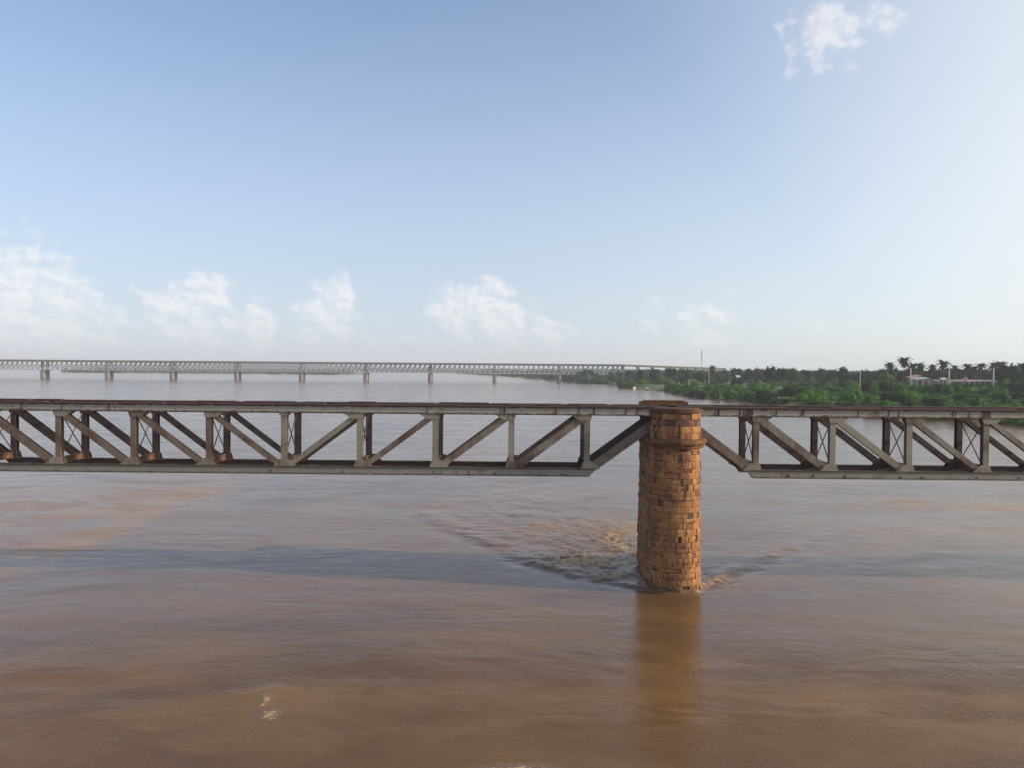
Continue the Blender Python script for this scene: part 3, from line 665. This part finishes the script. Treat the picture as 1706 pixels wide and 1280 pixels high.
# ------------------------------------------------------------------ vegetation
def crown_mesh(name, mat, seed, w=1.0, h=.8, leaves=420, lobes=7, leaf=.11, up=.0):
    """unit crown (radius ~1) made of many small leaf faces on several overlapping lobes"""
    r = random.Random(seed); b = MB(); L = []
    for k in range(lobes):
        a = r.uniform(0, 6.28); d = r.uniform(.15, .62)**.8; L.append((Vector((math.cos(a)*d*w, math.sin(a)*d*w, h*(r.uniform(.25, .85)-.25*d)+up)), r.uniform(.34, .56)))
    L.append((Vector((0, 0, h*.55+up)), .55))
    for c_, rad in L:      # dark inner body so the crown is not see-through everywhere
        vs = []; n1, n2 = 6, 4
        for i in range(1, n2):
            for k in range(n1):
                th = math.pi*i/n2; ph = 2*math.pi*(k+.5*(i % 2))/n1; q = rad*r.uniform(.6, .86); vs.append(c_+Vector((math.sin(th)*math.cos(ph)*q, math.sin(th)*math.sin(ph)*q, math.cos(th)*q*.85)))
        top = len(vs); vs.append(c_+Vector((0, 0, rad*.72))); bot = len(vs); vs.append(c_-Vector((0, 0, rad*.6))); fs = []
        for i in range(n2-2):
            for k in range(n1): fs.append((i*n1+k, i*n1+(k+1) % n1, (i+1)*n1+(k+1) % n1, (i+1)*n1+k))
        for k in range(n1): fs.append((top, (k+1) % n1, k)); fs.append((bot, (n2-2)*n1+k, (n2-2)*n1+(k+1) % n1))
        b.add(vs, fs)
    for k in range(leaves):
        c_, rad = r.choice(L); v = Vector((r.gauss(0, 1), r.gauss(0, 1), r.gauss(.25, 1))).normalized(); p_ = c_+Vector((v.x, v.y, v.z*.88))*rad*r.uniform(.82, 1.12)
        t1 = Vector((r.gauss(0, 1), r.gauss(0, 1), r.gauss(0, 1))); t1 = (t1-v*t1.dot(v)*.7).normalized(); t2 = v.cross(t1); t2 = t2.normalized() if t2.length > .01 else Vector((0, 0, 1))
        s_ = leaf*r.uniform(.6, 1.5); b.add([p_-t1*s_, p_+t2*s_*.6, p_+t1*s_, p_-t2*s_*.6], [(0, 1, 2, 3)])
    return b.mesh(name, mat)
bushes = []
for k in range(12):
    mt = [M['leaf_mid'], M['leaf_bright'], M['leaf_dark']][k % 3]
    bushes.append(crown_mesh('foliage', mt, 40+k, 1.0, .62+.1*(k % 4), 640, 9, .095))
crowns = [crown_mesh('crown', [M['leaf_dark'], M['leaf_mid'], M['leaf_dark']][k % 3], 80+k, .9, 1.1, 620, 10, .095) for k in range(9)]
def trunk_mesh(seed):
    r = random.Random(seed); b = MB(); lean = r.uniform(-.08, .08)
    b.tube([(0, 0, -.25), (lean*.4, 0, .35), (lean, .02, .75), (lean*1.3, 0, 1.1)], [.055, .045, .035, .02], 6)
    for k in range(4):
        a = r.uniform(0, 6.28); z0 = r.uniform(.4, .7); b.tube([(lean*z0, 0, z0), (lean*z0+.18*math.cos(a), .18*math.sin(a), z0+.22), (lean*z0+.36*math.cos(a), .36*math.sin(a), z0+.36)], [.026, .018, .008], 5)
    return b.mesh('trunk', M['trunk'], True)
trunks = [trunk_mesh(s_) for s_ in range(4)]
LM = [(900, 'the last river pier'), (1000, 'the last lattice span'), (1060, 'the start of the viaduct'), (1131, 'the shrine spire'), (1168, 'the radio mast'), (1230, 'the tiny white hut'), (1283, 'the highest crown'), (1345, 'the round skyline tree'), (1406, 'the narrow dark tree'),
      (1433, 'the lone thin lamp post'), (1472, 'the yellow-green tree'), (1506, 'the tallest palm'), (1540, 'the blue-grey roof'), (1581, 'the second thick lamp post'), (1608, 'the purple cloth'), (1655, 'the pink-roof lamp post'), (1690, 'the large domed tree')]
def landmark(x, y):
    q = 853+1250*x/y; m_ = min(LM, key=lambda l: abs(l[0]-q)); d = q-m_[0]
    return ('well left of ' if d < -18 else 'left of ' if d < -9 else 'just left of ' if d < -3 else 'well right of ' if d > 18 else 'right of ' if d > 9 else 'just right of ' if d > 3 else 'in line with ')+m_[1]
USED = set()
def bush(x, y, r, h, kind, label, group, name='bush'):
    root = empty(name, (x, y, gz(x, y)-.25), random.uniform(0, 6.28))
    me_ = random.choice([b for i, b in enumerate(bushes) if i % 3 == kind]); o = link(bpy.data.objects.new('foliage', me_), root); o.scale = (r, r*random.uniform(.85, 1.15), h/1.25)
    s_ = link(bpy.data.objects.new('stem', random.choice(trunks)), root); s_.scale = (r*.8, r*.8, h*.55)
    tag(root, label, 'bush', group); return root
def tree(x, y, r, h, label, group=None, ci=None, cat='tree'):
    root = empty('broadleaf_tree', (x, y, gz(x, y)-.3), random.uniform(0, 6.28))
    t_ = link(bpy.data.objects.new('trunk', random.choice(trunks)), root); t_.scale = (h*.6, h*.6, h*.62)
    c_ = link(bpy.data.objects.new('crown', crowns[ci] if ci is not None else random.choice(crowns)), root); c_.scale = (r, r, h*.56); c_.location = (0, 0, h*.26)
    tag(root, label, cat, group); return root
# palms
def frond_mesh(seed):
    r = random.Random(seed); b = MB(); n = 9; pts = []
    for i in range(n+1): u = i/n; pts.append(Vector((u*1.0*(1-.12*u), 0, .42*u-.95*u*u)))
    for i in range(n):
        a, c_ = pts[i], pts[i+1]; w = .34*math.sin(math.pi*(.12+.85*(i+.5)/n))**.6
        for sg in (-1, 1):
            dr = -.55*w; tip = (a+c_)/2+Vector((.10, sg*w, dr+r.uniform(-.03, .03))); tip2 = c_+Vector((.12, sg*w*.8, dr))
            b.add([a, a+(c_-a)*.95, tip], [(0, 1, 2)]); b.add([a+(c_-a)*.3, c_+(c_-a)*.2, tip2], [(0, 1, 2)])
        b.bar(a, c_, .02, .02, (0, 1, 0))
    return b.mesh('frond', M['leaf_palm'])
fronds = [frond_mesh(s_) for s_ in range(4)]
def palm(x, y, h, L, label, lean=None, group='coconut palms on the right bank'):
    r = random; root = empty('palm_tree', (x, y, gz(x, y)-.3)); lean = r.uniform(-.12, .12) if lean is None else lean; b = MB()
    b.tube([(lean*h*u*u, 0, h*u) for u in (0, .25, .5, .75, 1)], [.24, .18, .16, .14, .13], 7); b.build('trunk', M['trunk'], root, True)
    nf = 34
    for k in range(nf):
        o = link(bpy.data.objects.new('frond', fronds[k % 4]), root); o.location = (lean*h, 0, h); o.rotation_euler = (0, -r.uniform(-1.0, .9) if k % 2 else -r.uniform(.2, 1.25), k*2.399+r.uniform(-.2, .2)); s_ = L*r.uniform(.78, 1.05); o.scale = (s_, s_, s_)
    tag(root, label, 'palm tree', group); return root

def inview(x, y): return (x/y) < .74 and x > bankw(y)+1
zones = [(0, 160, 230, 'beside the water below the right end of the near span'), (1, 230, 300, 'on the near part of the right bank'), (2, 300, 400, 'in the middle of the riverside thicket'), (3, 400, 560, 'beyond the thicket near the mud landing')]
cand = []
def clear_of(x, y, pts, rad): return all((x-a)**2+(y-b)**2 > rad*rad for a, b in pts)
tones = ['mid green', 'bright green', 'very dark green']
bp = []
# hedge of shrubs along the water line
Yv = 168.0
while Yv < 640:
    x = bankw(Yv)+random.uniform(1.0, 3.0)
    if not (425 < Yv < 480) and x/Yv < .705: bp.append((x, Yv, random.uniform(2.0, 3.6)*(1+.0006*Yv), random.uniform(2.2, 4.2)*(1+.0005*Yv)*(1.5 if Yv > 270 else 1), 0, random.choice([0, 0, 2, 2, 1]), 'edge'))
    Yv += random.uniform(3.4, 6.0)*(1+Yv/900)
tries = 0
while len(bp) < 285 and tries < 20000:
    tries += 1; y = 175+(560-175)*random.random()**1.25; x = random.uniform(bankw(y)+4, .70*y)
    if x > .70*y or (430 < y < 475 and x < bankw(y)+25): continue
    r_ = random.uniform(1.8, 4.6); 
    if y < 240: r_ *= .75
    if clear_of(x, y, [(b[0], b[1]) for b in bp], 4.2+y*.006): bp.append((x, y, r_, random.uniform(2.0, 5.2)*(.85+y*.001), 1, random.choice([0, 1, 1, 2, 0]), 'in'))
for (x, y, r_, h_, _, kd, wh) in bp:
    size = 'low' if h_ < 2.3 else 'tall' if h_ > 4.2 else 'broad' if r_ > 3.6 else 'rounded'
    row = 'water-edge' if wh == 'edge' else 'front-row' if y < 250 else 'middle-row' if y < 330 else 'back-row' if y < 430 else 'distant'
    lm = landmark(x, y); opts = [(q, size) for q in (kd, (kd+2) % 3, (kd+1) % 3)]+[(q, 'low') for q in (kd, (kd+1) % 3, (kd+2) % 3)]+[(q, 'tall') for q in (kd, (kd+1) % 3)]
    for q, sz in opts:
        lb = '%s %s %s bush %s' % (sz, tones[q], row, lm)
        if lb not in USED: break
    if sz != size: h_ = 2.1 if sz == 'low' else 4.6
    kd = q; USED.add(lb)
    bush(x, y, r_, h_, kd, lb, 'bushes on the right bank')
# taller bushes standing right in front of the sheds
for k in range(30):
    px = 1448+k*9.2+random.uniform(-3, 3); Yd = random.uniform(286, 308); top = 630.5+random.uniform(-1.5, 2.5)+(6 if 1605 < px < 1668 else 2 if 1512 < px < 1550 else 0)-(3 if px > 1672 else 0); w = at(px, top, Yd); kd = random.choice([0, 2, 0, 1])
    bush(w.x, Yd, random.uniform(2.6, 4.0), w.z-gz(w.x, Yd)+.5, kd, 'tall %s bush before the sheds, %s' % (tones[kd], landmark(w.x, Yd)), 'bushes on the right bank')
for (px, top, Yd, r_, kd, lb) in [(1490, 646, 236, 4.6, 2, 'large dark domed bush below the tallest palm, behind the near top chord'), (1556, 661, 222, 3.6, 2, 'dark round bush just above the near top chord, below the blue-grey roof'), (1520, 664, 224, 2.6, 2, 'small dark bush between two dark domed bushes above the near top chord'),
        (1650, 645, 262, 6.0, 2, 'wide very dark bush below the lamp post at the pink roof'), (1615, 648, 270, 4.5, 2, 'very dark bush below the purple cloth'), (1418, 646, 262, 4.0, 0, 'green round bush below the narrow dark tree'), (1312, 640, 300, 5.0, 2, 'dark green bush below the skyline right of the highest crown'), (1700, 650, 250, 4.5, 2, 'dark bush at the right edge of the view'), (1360, 652, 255, 4.2, 1, 'fresh green bush left of the narrow dark tree')]:
    w = at(px, top, Yd); bush(w.x, Yd, r_, (w.z-gz(w.x, Yd))*1.12+.3, kd, lb, 'bushes on the right bank')
# dense lower growth between the bushes: too many to count
st = MB(); cnt = 0; rr_ = random.Random(9)
def scatter_clumps(mbx, pts, leaves, leaf):
    for (x, y, z, r_, h_) in pts:
        n1, n2 = 6, 3; vs = []; fs = []
        for i in range(n2):
            for k in range(n1):
                th = (.25+.75*i/(n2-1))*math.pi/2*1.05; ph = 2*math.pi*(k+.5*(i % 2))/n1; q = rr_.uniform(.65, 1.0); vs.append((x+r_*math.sin(th)*math.cos(ph)*q, y+r_*math.sin(th)*math.sin(ph)*q, z+h_*math.cos(th)*q))
        vs.append((x, y, z+h_*.95)); tp_ = n1*n2
        for i in range(n2-1):
            for k in range(n1): fs.append((i*n1+k, (i+1)*n1+k, (i+1)*n1+(k+1) % n1, i*n1+(k+1) % n1))
        for k in range(n1): fs.append((tp_, k, (k+1) % n1))
        mbx.add(vs, fs)
        for k in range(leaves):
            th = math.acos(rr_.uniform(0, 1)); ph = rr_.uniform(0, 6.28); q = rr_.uniform(.85, 1.2); c_ = Vector((x+r_*math.sin(th)*math.cos(ph)*q, y+r_*math.sin(th)*math.sin(ph)*q, z+h_*math.cos(th)*q))
            t1 = Vector((rr_.gauss(0, 1), rr_.gauss(0, 1), rr_.gauss(0, .7))).normalized()*leaf*rr_.uniform(.6, 1.4); t2 = Vector((rr_.gauss(0, 1), rr_.gauss(0, 1), rr_.gauss(0, 1))).normalized()*leaf*.7
            mbx.add([c_-t1, c_+t2, c_+t1, c_-t2], [(0, 1, 2, 3)])
pts = []
for _ in range(900):
    y = 165+430*rr_.random()**1.2; x = rr_.uniform(bankw(y)+.5, .76*y+10)
    if x > .76*y or (430 < y < 475 and x < bankw(y)+22): continue
    pts.append((x, y, gz(x, y)-.4, rr_.uniform(2, 5), rr_.uniform(1.0, 2.2)))
scatter_clumps(st, pts, 34, .38); so_ = st.build('undergrowth', M['leaf_mid'], kind='stuff'); tag(so_, 'low green undergrowth filling the gaps between the bushes on the right bank', 'undergrowth')
# mid-distance trees: countable ones
names_t = [(1249, 500, 9, 612, 4.0, 'dark tree with a raised crown on the skyline right of the radio mast'), (1283, 430, 8, 607, 4.6, 'bushy tree with the highest crown above the stone pier, on the skyline'), (1300, 470, 8, 611, 4.6, 'round tree just right of the highest crown above the pier'),
    (1342, 470, 8, 613, 4.4, 'dark round tree on the skyline between the radio mast and the palms'), (1406, 400, 9, 611, 3.4, 'narrow dark tree standing up from the thicket left of the first lamp post'),
    (1440, 430, 8, 615, 4.8, 'spreading tree behind the first lamp post'), (1472, 380, 8, 619, 5.5, 'yellow-green tree left of the tall palm'), (1685, 320, 9, 598.5, 7.4, 'large dark domed tree at the right edge of the view'), (1700, 330, 9, 603, 6.0, 'dark tree cut off by the right edge of the view'),
    (1186, 560, 9, 608, 3.0, 'wind-bent tree beside the radio mast')]
for (px, Yd, _, py, r_, lb) in names_t:
    w = at(px, py, Yd); tree(w.x, w.y, r_, w.z-gz(w.x, w.y)+.6, lb, None, ci=(1 if 'yellow' in lb else random.choice([0, 2, 3, 5])))
tp = []
tries = 0
while len(tp) < 190 and tries < 9000:
    tries += 1; y = 430+(1150-430)*random.random()**1.1; x = random.uniform(bankw(y)+6, .705*y)
    if 560 > y and x < bankw(y)+30: continue
    if abs(y-FY) < 14 and x < xe+160: continue
    if clear_of(x, y, tp, 9+y*.006): tp.append((x, y))
for (x, y) in tp:
    top = CAM_Z + random.uniform(-3.0, 1.5) - (2.0 if y > 900 else 0); h_ = top-gz(x, y)
    ci = random.randrange(9); tone = ['dark', 'mid green', 'dusky'][ci % 3]; r_ = random.uniform(3.6, 6.2); wd = 'narrow' if r_ < 4.4 else 'broad' if r_ > 5.4 else 'round'
    row = 'nearer' if y < 560 else 'mid-distance' if y < FY else 'far'
    lm = landmark(x, y); opts = [(q, wd) for q in (ci, (ci+1) % 9, (ci+2) % 9)]+[(q, 'narrow') for q in (ci, (ci+1) % 9, (ci+2) % 9)]
    for q, wq in opts:
        lb = '%s %s %s wood tree %s' % (wq, ['dark', 'mid green', 'dusky'][q % 3], row, lm)
        if lb not in USED: break
    if wq != wd: r_ = 3.8
    USED.add(lb); tree(x, y, r_, h_+.3, lb, 'trees in the bank wood', ci=q)
# dark line of trees and palms at the right
for k in range(36):
    px = 1478+k*6.6+random.uniform(-2, 2); Yd = random.uniform(400, 460); w = at(px, 0, Yd); top = at(px, random.uniform(608.5, 613.5), Yd).z
    r_ = random.uniform(3.4, 5.2); tree(w.x, Yd, r_, top-gz(w.x, Yd), '%s grove tree below the palms, %s' % ('narrow dark' if r_ < 4.3 else 'broad dark', landmark(w.x, Yd)), 'dark grove behind the lamp posts', ci=random.choice([0, 2, 3, 5, 6, 8]))
for px, py, Yd, r_ in [(1066, 612, 560, 4.5), (1092, 611, 540, 5.0), (1118, 610, 560, 5.2), (1146, 609.5, 540, 4.8), (1206, 611, 520, 5.0), (1226, 610, 540, 4.6), (1264, 611, 500, 5.2), (1318, 610, 520, 4.8), (1366, 611, 500, 5.5), (1386, 613, 480, 4.6), (1456, 612, 470, 4.6)]:
    w = at(px, py, Yd); tree(w.x, Yd, r_, w.z-gz(w.x, Yd)+.3, 'skyline tree %s, standing above the bank wood' % landmark(w.x, Yd), 'trees in the bank wood', ci=random.choice([0, 2, 3, 5, 8]))
palms = [(1482, 605, 2.9, 'leaning palm left of the tallest palm', .12), (1506, 597, 3.9, 'tallest palm, left of the white lamp post and orange roof', .02), (1520, 607, 3.2, 'palm directly behind the leftmost tall lamp post', -.05), (1532, 606, 3.4, 'palm above the orange-tan roof', .10),
    (1553, 609, 3.0, 'small palm between the two lamp posts, above the blue-grey roof', .05), (1571, 603, 3.7, 'tall palm just left of the second tall lamp post', .0), (1590, 610, 2.8, 'short palm right of the second tall lamp post', -.06), (1611, 607, 3.3, 'palm above the purple cloth on the shed', .10),
    (1622, 610, 2.8, 'small palm above the middle of the pink roof', -.1), (1634, 607, 3.2, 'spiky palm above the pink roof, left of the pair of lamp posts', .02), (1656, 606, 3.6, 'palm behind the lamp post that stands in front of the pink roof', -.08), (1666, 603, 3.8, 'palm with upright fronds between the pair of lamp posts', .05), (1703, 607, 3.2, 'palm at the right edge of the view', .0),
    (1403, 612, 2.8, 'lone small palm far left of the lamp posts', .03), (1187, 609, 3.0, 'small palm bending beside the radio mast', .15)]
for (px, py, L_, lb, ln) in palms:
    Yd = 385+random.uniform(-15, 25) if px > 1420 else (420 if px > 1300 else 540); w = at(px, py+3, Yd); h_ = w.z-gz(w.x, Yd)+.3; palm(w.x-ln*h_, Yd, h_, L_, lb, ln)
# woods too far to count
def wood(name, xr, yr, n_, zt, label, land=None, rad=(5, 11)):
    b = MB(); pts = []
    for _ in range(n_):
        y = rr_.uniform(*yr(0)) if callable(yr) else rr_.uniform(*yr); x0_, x1_ = xr(y) if callable(xr) else xr; x = rr_.uniform(x0_, x1_); z = gz(x, y) if land is None else land
        pts.append((x, y, z-.5, rr_.uniform(*rad), rr_.uniform(*zt)))
    scatter_clumps(b, pts, 10, 1.2); o = b.build(name, M['leaf_far'], kind='stuff'); tag(o, label, 'woodland'); return o
wood('distant_wood', lambda y: (bankw(y)+3, .74*y), (620, 1700), 1500, (5, 9.5), 'far wood reading as one mass behind the trees of the right bank')
wood('shore_scrub', lambda y: (bankw(y)+1, bankw(y)+28), (560, 1700), 330, (2.5, 5.5), 'hazy scrub along the far water line of the right bank', rad=(3, 6))
wood('island_wood', (-760, -290), (1262, 1370), 420, (3.5, 6.5), 'low hazy wood on the distant island behind the far bridge', 1.4, (7, 14))
wood('far_shore_wood', (-4500, 3800), (4500, 5200), 900, (7, 12), 'faint line of woodland on the horizon across the river', 2.0, (30, 60))

# ------------------------------------------------------------------ things on the right bank
def lamp_post(px, ptop, Yd, label, thick=1.0):
    w = at(px, ptop, Yd); g_ = gz(w.x, Yd); root = empty('lamp_post', (w.x, Yd, g_)); H_ = w.z-g_
    b = MB(); b.tube([(0, 0, H_*.30), (0, 0, H_*.7), (0, 0, H_)], [.30*thick, .22*thick, .17*thick], 8); b.build('pole', M['pole'], root, True)
    b = MB(); b.tube([(0, 0, -.2), (0, 0, H_*.12), (0, 0, H_*.30)], [.46*thick, .42*thick, .31*thick], 8); b.build('pole_foot', M['pole_base'], root, True)
    b = MB(); b.tube([(0, 0, H_-.25), (.4, -.2, H_+.05), (1.1, -.5, H_+.12)], .06, 5); b.box(.9, 1.5, -.72, -.42, H_+.05, H_+.17); b.build('lamp_head', M['mast'], root)
    tag(root, label, 'lamp post', 'cream lamp posts on the right bank')
lamp_post(1433, 617, 350, 'thin pale lamp post standing alone left of the palms', .7)
lamp_post(1517, 613, 300, 'cream lamp post left of the orange-tan roof, first of the thick ones')
lamp_post(1581, 614, 310, 'cream lamp post beside the small white stall')
lamp_post(1655, 612, 290, 'cream lamp post standing in front of the pink-roofed shed')
lamp_post(1675, 612, 320, 'cream lamp post just right of the pink-roofed shed, before the domed tree')
lamp_post(1704, 614, 330, 'cream lamp post at the right edge of the view')
lamp_post(1148, 631, 430, 'short pale post among the trees right of the shrine spire', .8)
lamp_post(1181, 614, 500, 'slim pale post under the wind-bent tree beside the radio mast', .7)

def building(name, x0, x1, y, dep, zr, roofm, label, cat, slope=0.0, openings=4, over=.3, wallm=None):
    xm = (x0+x1)/2; g_ = gz(xm, y); root = empty(name, (xm, y, g_)); a, b_ = x0-xm, x1-xm; H_ = zr-g_
    MB().box(a, b_, 0, dep, -.5, H_-.25).build('wall', wallm or M['plaster'], root)
    r_ = MB(); r_.add([(a-over, -over*1.6, H_-.2), (b_+over, -over*1.6, H_-.2+slope), (b_+over, dep+over, H_+.35+slope), (a-over, dep+over, H_+.35)]+[(a-over, -over*1.6, H_-.05), (b_+over, -over*1.6, H_-.05+slope), (b_+over, dep+over, H_+.5+slope), (a-over, dep+over, H_+.5)],
        [(0,3,2,1),(4,5,6,7),(0,1,5,4),(1,2,6,5),(2,3,7,6),(3,0,4,7)]); r_.build('roof', roofm, root)
    n_ = openings; w = (b_-a)/n_
    for k in range(n_): MB().box(a+w*k+w*.2, a+w*k+w*.8, -.03, .02, H_*.30, H_-.75).build('opening', M['dark_open'], root)
    for k in range(n_+1): MB().box(a+w*k-.12 if k else a-.02, a+w*k+.12 if k < n_ else b_+.02, -.62, -.4, -.5, H_-.25).build('veranda_post', M['concrete'], root)
    tag(root, label, cat); return root
Yb = 330; xa, xb = at(1604, 0, Yb).x, at(1669, 0, Yb).x
shed = building('shed', xa, xb, Yb, 7, at(1640, 634.5, Yb).z, M['pink_roof'], 'long low shed with a faded pink roof and dark openings, behind the lamp post', 'shed', 0, 7)
xa, xb = at(1563, 0, 345).x, at(1602, 0, 345).x
building('shed', xa, xb, 345, 6, at(1580, 634.5, 345).z, M['plaster'], 'long low shed with a dull grey-brown roof left of the pink-roofed shed', 'shed', 0, 4)
xa, xb = at(1520, 0, 340).x, at(1534, 0, 340).x
building('hut', xa, xb, 340, 5, at(1526, 629.5, 340).z, M['orange_roof'], 'small hut with a sloping orange-tan roof beside the first thick lamp post', 'hut', 1.2, 2)
xa, xb = at(1526, 0, 318).x, at(1548, 0, 318).x
building('hut', xa, xb, 318, 4.5, at(1538, 631.5, 318).z, M['blue_roof'], 'small hut under a blue-grey tarpaulin roof, in front of the orange-roofed hut', 'hut', .5, 2)
xa, xb = at(1570, 0, 325).x, at(1577.5, 0, 325).x
building('stall', xa, xb, 325, 2, at(1573, 631.5, 325).z, M['concrete'], 'tiny pale-roofed stall left of the second thick lamp post', 'stall', .3, 1, .2, M['plaster'])
xa, xb = at(1228, 0, 440).x, at(1233, 0, 440).x
building('hut', xa, xb, 440, 2.5, at(1230, 626.5, 440).z, M['white'], 'tiny white hut showing through the trees right of the radio mast', 'hut', 0, 1, .3, M['white'])
# white water tank and purple cloth on the shed roof
w = at(1605, 633.5, 333); wt = empty('water_tank', (w.x, w.y, w.z-.4)); b = MB(); b.tube([(0, 0, 0), (0, 0, .9), (0, 0, 1.15), (0, 0, 1.25)], [.5, .5, .3, .1], 12); b.build('tank_body', M['white'], wt, True); MB().box(-.7, .7, -.7, .7, -.25, 0).build('stand', M['concrete'], wt)
tag(wt, 'small white round water tank on the left end of the pink-roofed shed', 'water tank')
w = at(1609, 633.8, 331); b = MB(); b.add([(-.9, 0, -.1), (.7, .1, -.1), (.8, .25, 1.3), (-.7, .1, 1.6), (0, -.15, .6)], [(0, 1, 4), (1, 2, 4), (2, 3, 4), (3, 0, 4)]); b.add([(-.9, .06, -.1), (.7, .16, -.1), (.8, .31, 1.3), (-.7, .16, 1.6)], [(3, 2, 1, 0)]); pc = b.build('cloth', M['purple']); pc.location = w; tag(pc, 'purple cloth hung beside the white water tank', 'cloth')
# radio mast
w = at(1168.5, 584, 900); g_ = gz(w.x, 900); mast = empty('radio_mast', (w.x, 900, g_)); H_ = w.z-g_
b = MB()
for a in (0, 1, 2): 
    c_ = 2*math.pi*a/3; b.tube([(.8*math.cos(c_), .8*math.sin(c_), -.5), (.22*math.cos(c_), .22*math.sin(c_), H_)], .07, 4)
b.build('legs', M['mast'], mast)
b = MB(); nb = 22
for i in range(nb):
    r0 = .8-.58*i/nb; r1 = .8-.58*(i+1)/nb
    for a in range(3):
        c0 = 2*math.pi*a/3; c1 = 2*math.pi*((a+1) % 3)/3; b.bar((r0*math.cos(c0), r0*math.sin(c0), H_*i/nb), (r1*math.cos(c1), r1*math.sin(c1), H_*(i+1)/nb), .05, .05, (.3, .8, .1))
b.build('lattice', M['mast'], mast, kind='stuff')
for zz, hh_ in ((H_-2.4, 4.2), (H_-8.5, 3.0)):
    for a in range(3):
        c_ = 2*math.pi*a/3+.4; b = MB(); b.box(.5*math.cos(c_)-.16, .5*math.cos(c_)+.16, .5*math.sin(c_)-.14, .5*math.sin(c_)+.14, zz-hh_/2, zz+hh_/2); b.build('antenna_panel', M['mast'], mast)
b = MB(); b.tube([(0, 0, H_-.5), (0, 0, H_+8)], [.10, .04], 5); b.build('lightning_rod', M['mast'], mast)
tag(mast, 'slender grey radio mast with antenna panels rising above the wooded bank', 'radio mast')
# shrine spire at the landing
w = at(1131, 646.5, 425); gzv = gz(w.x, 425); sh = empty('shrine', (w.x, 425, gzv)); H_ = max(2.5, w.z-gzv+3)
b = MB(); b.box(-.9, .9, -.9, .9, -.6, 1.3); b.build('base', M['tan'], sh); b = MB(); n_ = 8
b.tube([(0, 0, 1.3), (0, 0, 2.0), (0, 0, 2.9), (0, 0, 4.2)], [.85, .8, .45, .10], 8); b.build('spire', M['tan'], sh); b = MB(); b.tube([(0, 0, 4.1), (0, 0, 5.6)], .06, 5); b.build('finial', M['mast'], sh)
tag(sh, 'small tan shrine with a pointed spire above the mud landing on the right bank', 'shrine')
# moored boats
def boat(px, py, Yd, L_, mat, label, rz, cabin=False):
    w = at(px, py, Yd); root = empty('boat', (bankw(Yd)-1.9, Yd, -.05), rz); hull = MB(); n_ = 9; vs = []; fs = []
    for i in range(n_):
        u = -1+2*i/(n_-1); wd = .95*(1-u*u)**.5*1.0+.06; zt = .55+.5*u*u
        vs += [(u*L_/2, -wd, zt), (u*L_/2*.93, -wd*.55, -.25), (u*L_/2*.93, wd*.55, -.25), (u*L_/2, wd, zt), (u*L_/2*.97, wd*.82, zt-.02), (u*L_/2*.9, wd*.4, .05), (u*L_/2*.9, -wd*.4, .05), (u*L_/2*.97, -wd*.82, zt-.02)]
    for i in range(n_-1):
        for k in range(8): fs.append((i*8+k, i*8+(k+1) % 8, (i+1)*8+(k+1) % 8, (i+1)*8+k))
    fs += [tuple(range(8))[::-1], tuple((n_-1)*8+k for k in range(8))]; hull.add(vs, fs).build('hull', mat, root)
    for u in (-.3, .05, .4): MB().box(u*L_/2-.12, u*L_/2+.12, -.72, .72, .40, .46).build('thwart', M['wood'], root)
    if cabin:
        b = MB(); pts_ = [(-.8, .5), (-.75, 1.25), (-.4, 1.6), (.4, 1.6), (.75, 1.25), (.8, .5)]
        b.add([(-1.3, y, z) for y, z in pts_]+[(1.3, y, z) for y, z in pts_], [(i, i+1, 7+i, 6+i) for i in range(5)]+[tuple(range(6))[::-1], tuple(range(6, 12))]); b.build('cabin', M['white'] if mat is M['wood'] else M['tan'], root)
    tag(root, label, 'boat', 'boats moored at the mud landing')
boat(1087, 651, 468, 6.5, M['white'], 'white boat moored farthest up the mud landing', 1.3, True)
boat(1100, 653, 452, 7.5, M['wood'], 'brown wooden boat in the middle of the row at the mud landing', 1.5)
boat(1108, 654, 441, 7.5, M['wood'], 'brown wooden boat with a white cabin at the mud landing', 1.6, True)
boat(1117, 655, 428, 8, M['wood'], 'nearest brown wooden boat at the mud landing, beside the dark bushes', 1.45)

# ------------------------------------------------------------------ air
m = bpy.data.materials.new('haze_air'); m.use_nodes = True; m.node_tree.nodes.clear(); t = NT(m.node_tree)
pv = t('ShaderNodeVolumePrincipled'); pv.inputs['Color'].default_value = (.86, .91, 1, 1); pv.inputs['Density'].default_value = .00020; pv.inputs['Anisotropy'].default_value = .1
oo = t('ShaderNodeOutputMaterial'); t.link(pv.outputs[0], oo.inputs['Volume'])
hb = MB().box(-6300, 6300, -650, 6700, -3.8, 62); hz_o = hb.build('haze', m, kind='stuff'); tag(hz_o, 'thin pale haze lying over the river and its banks', 'haze')
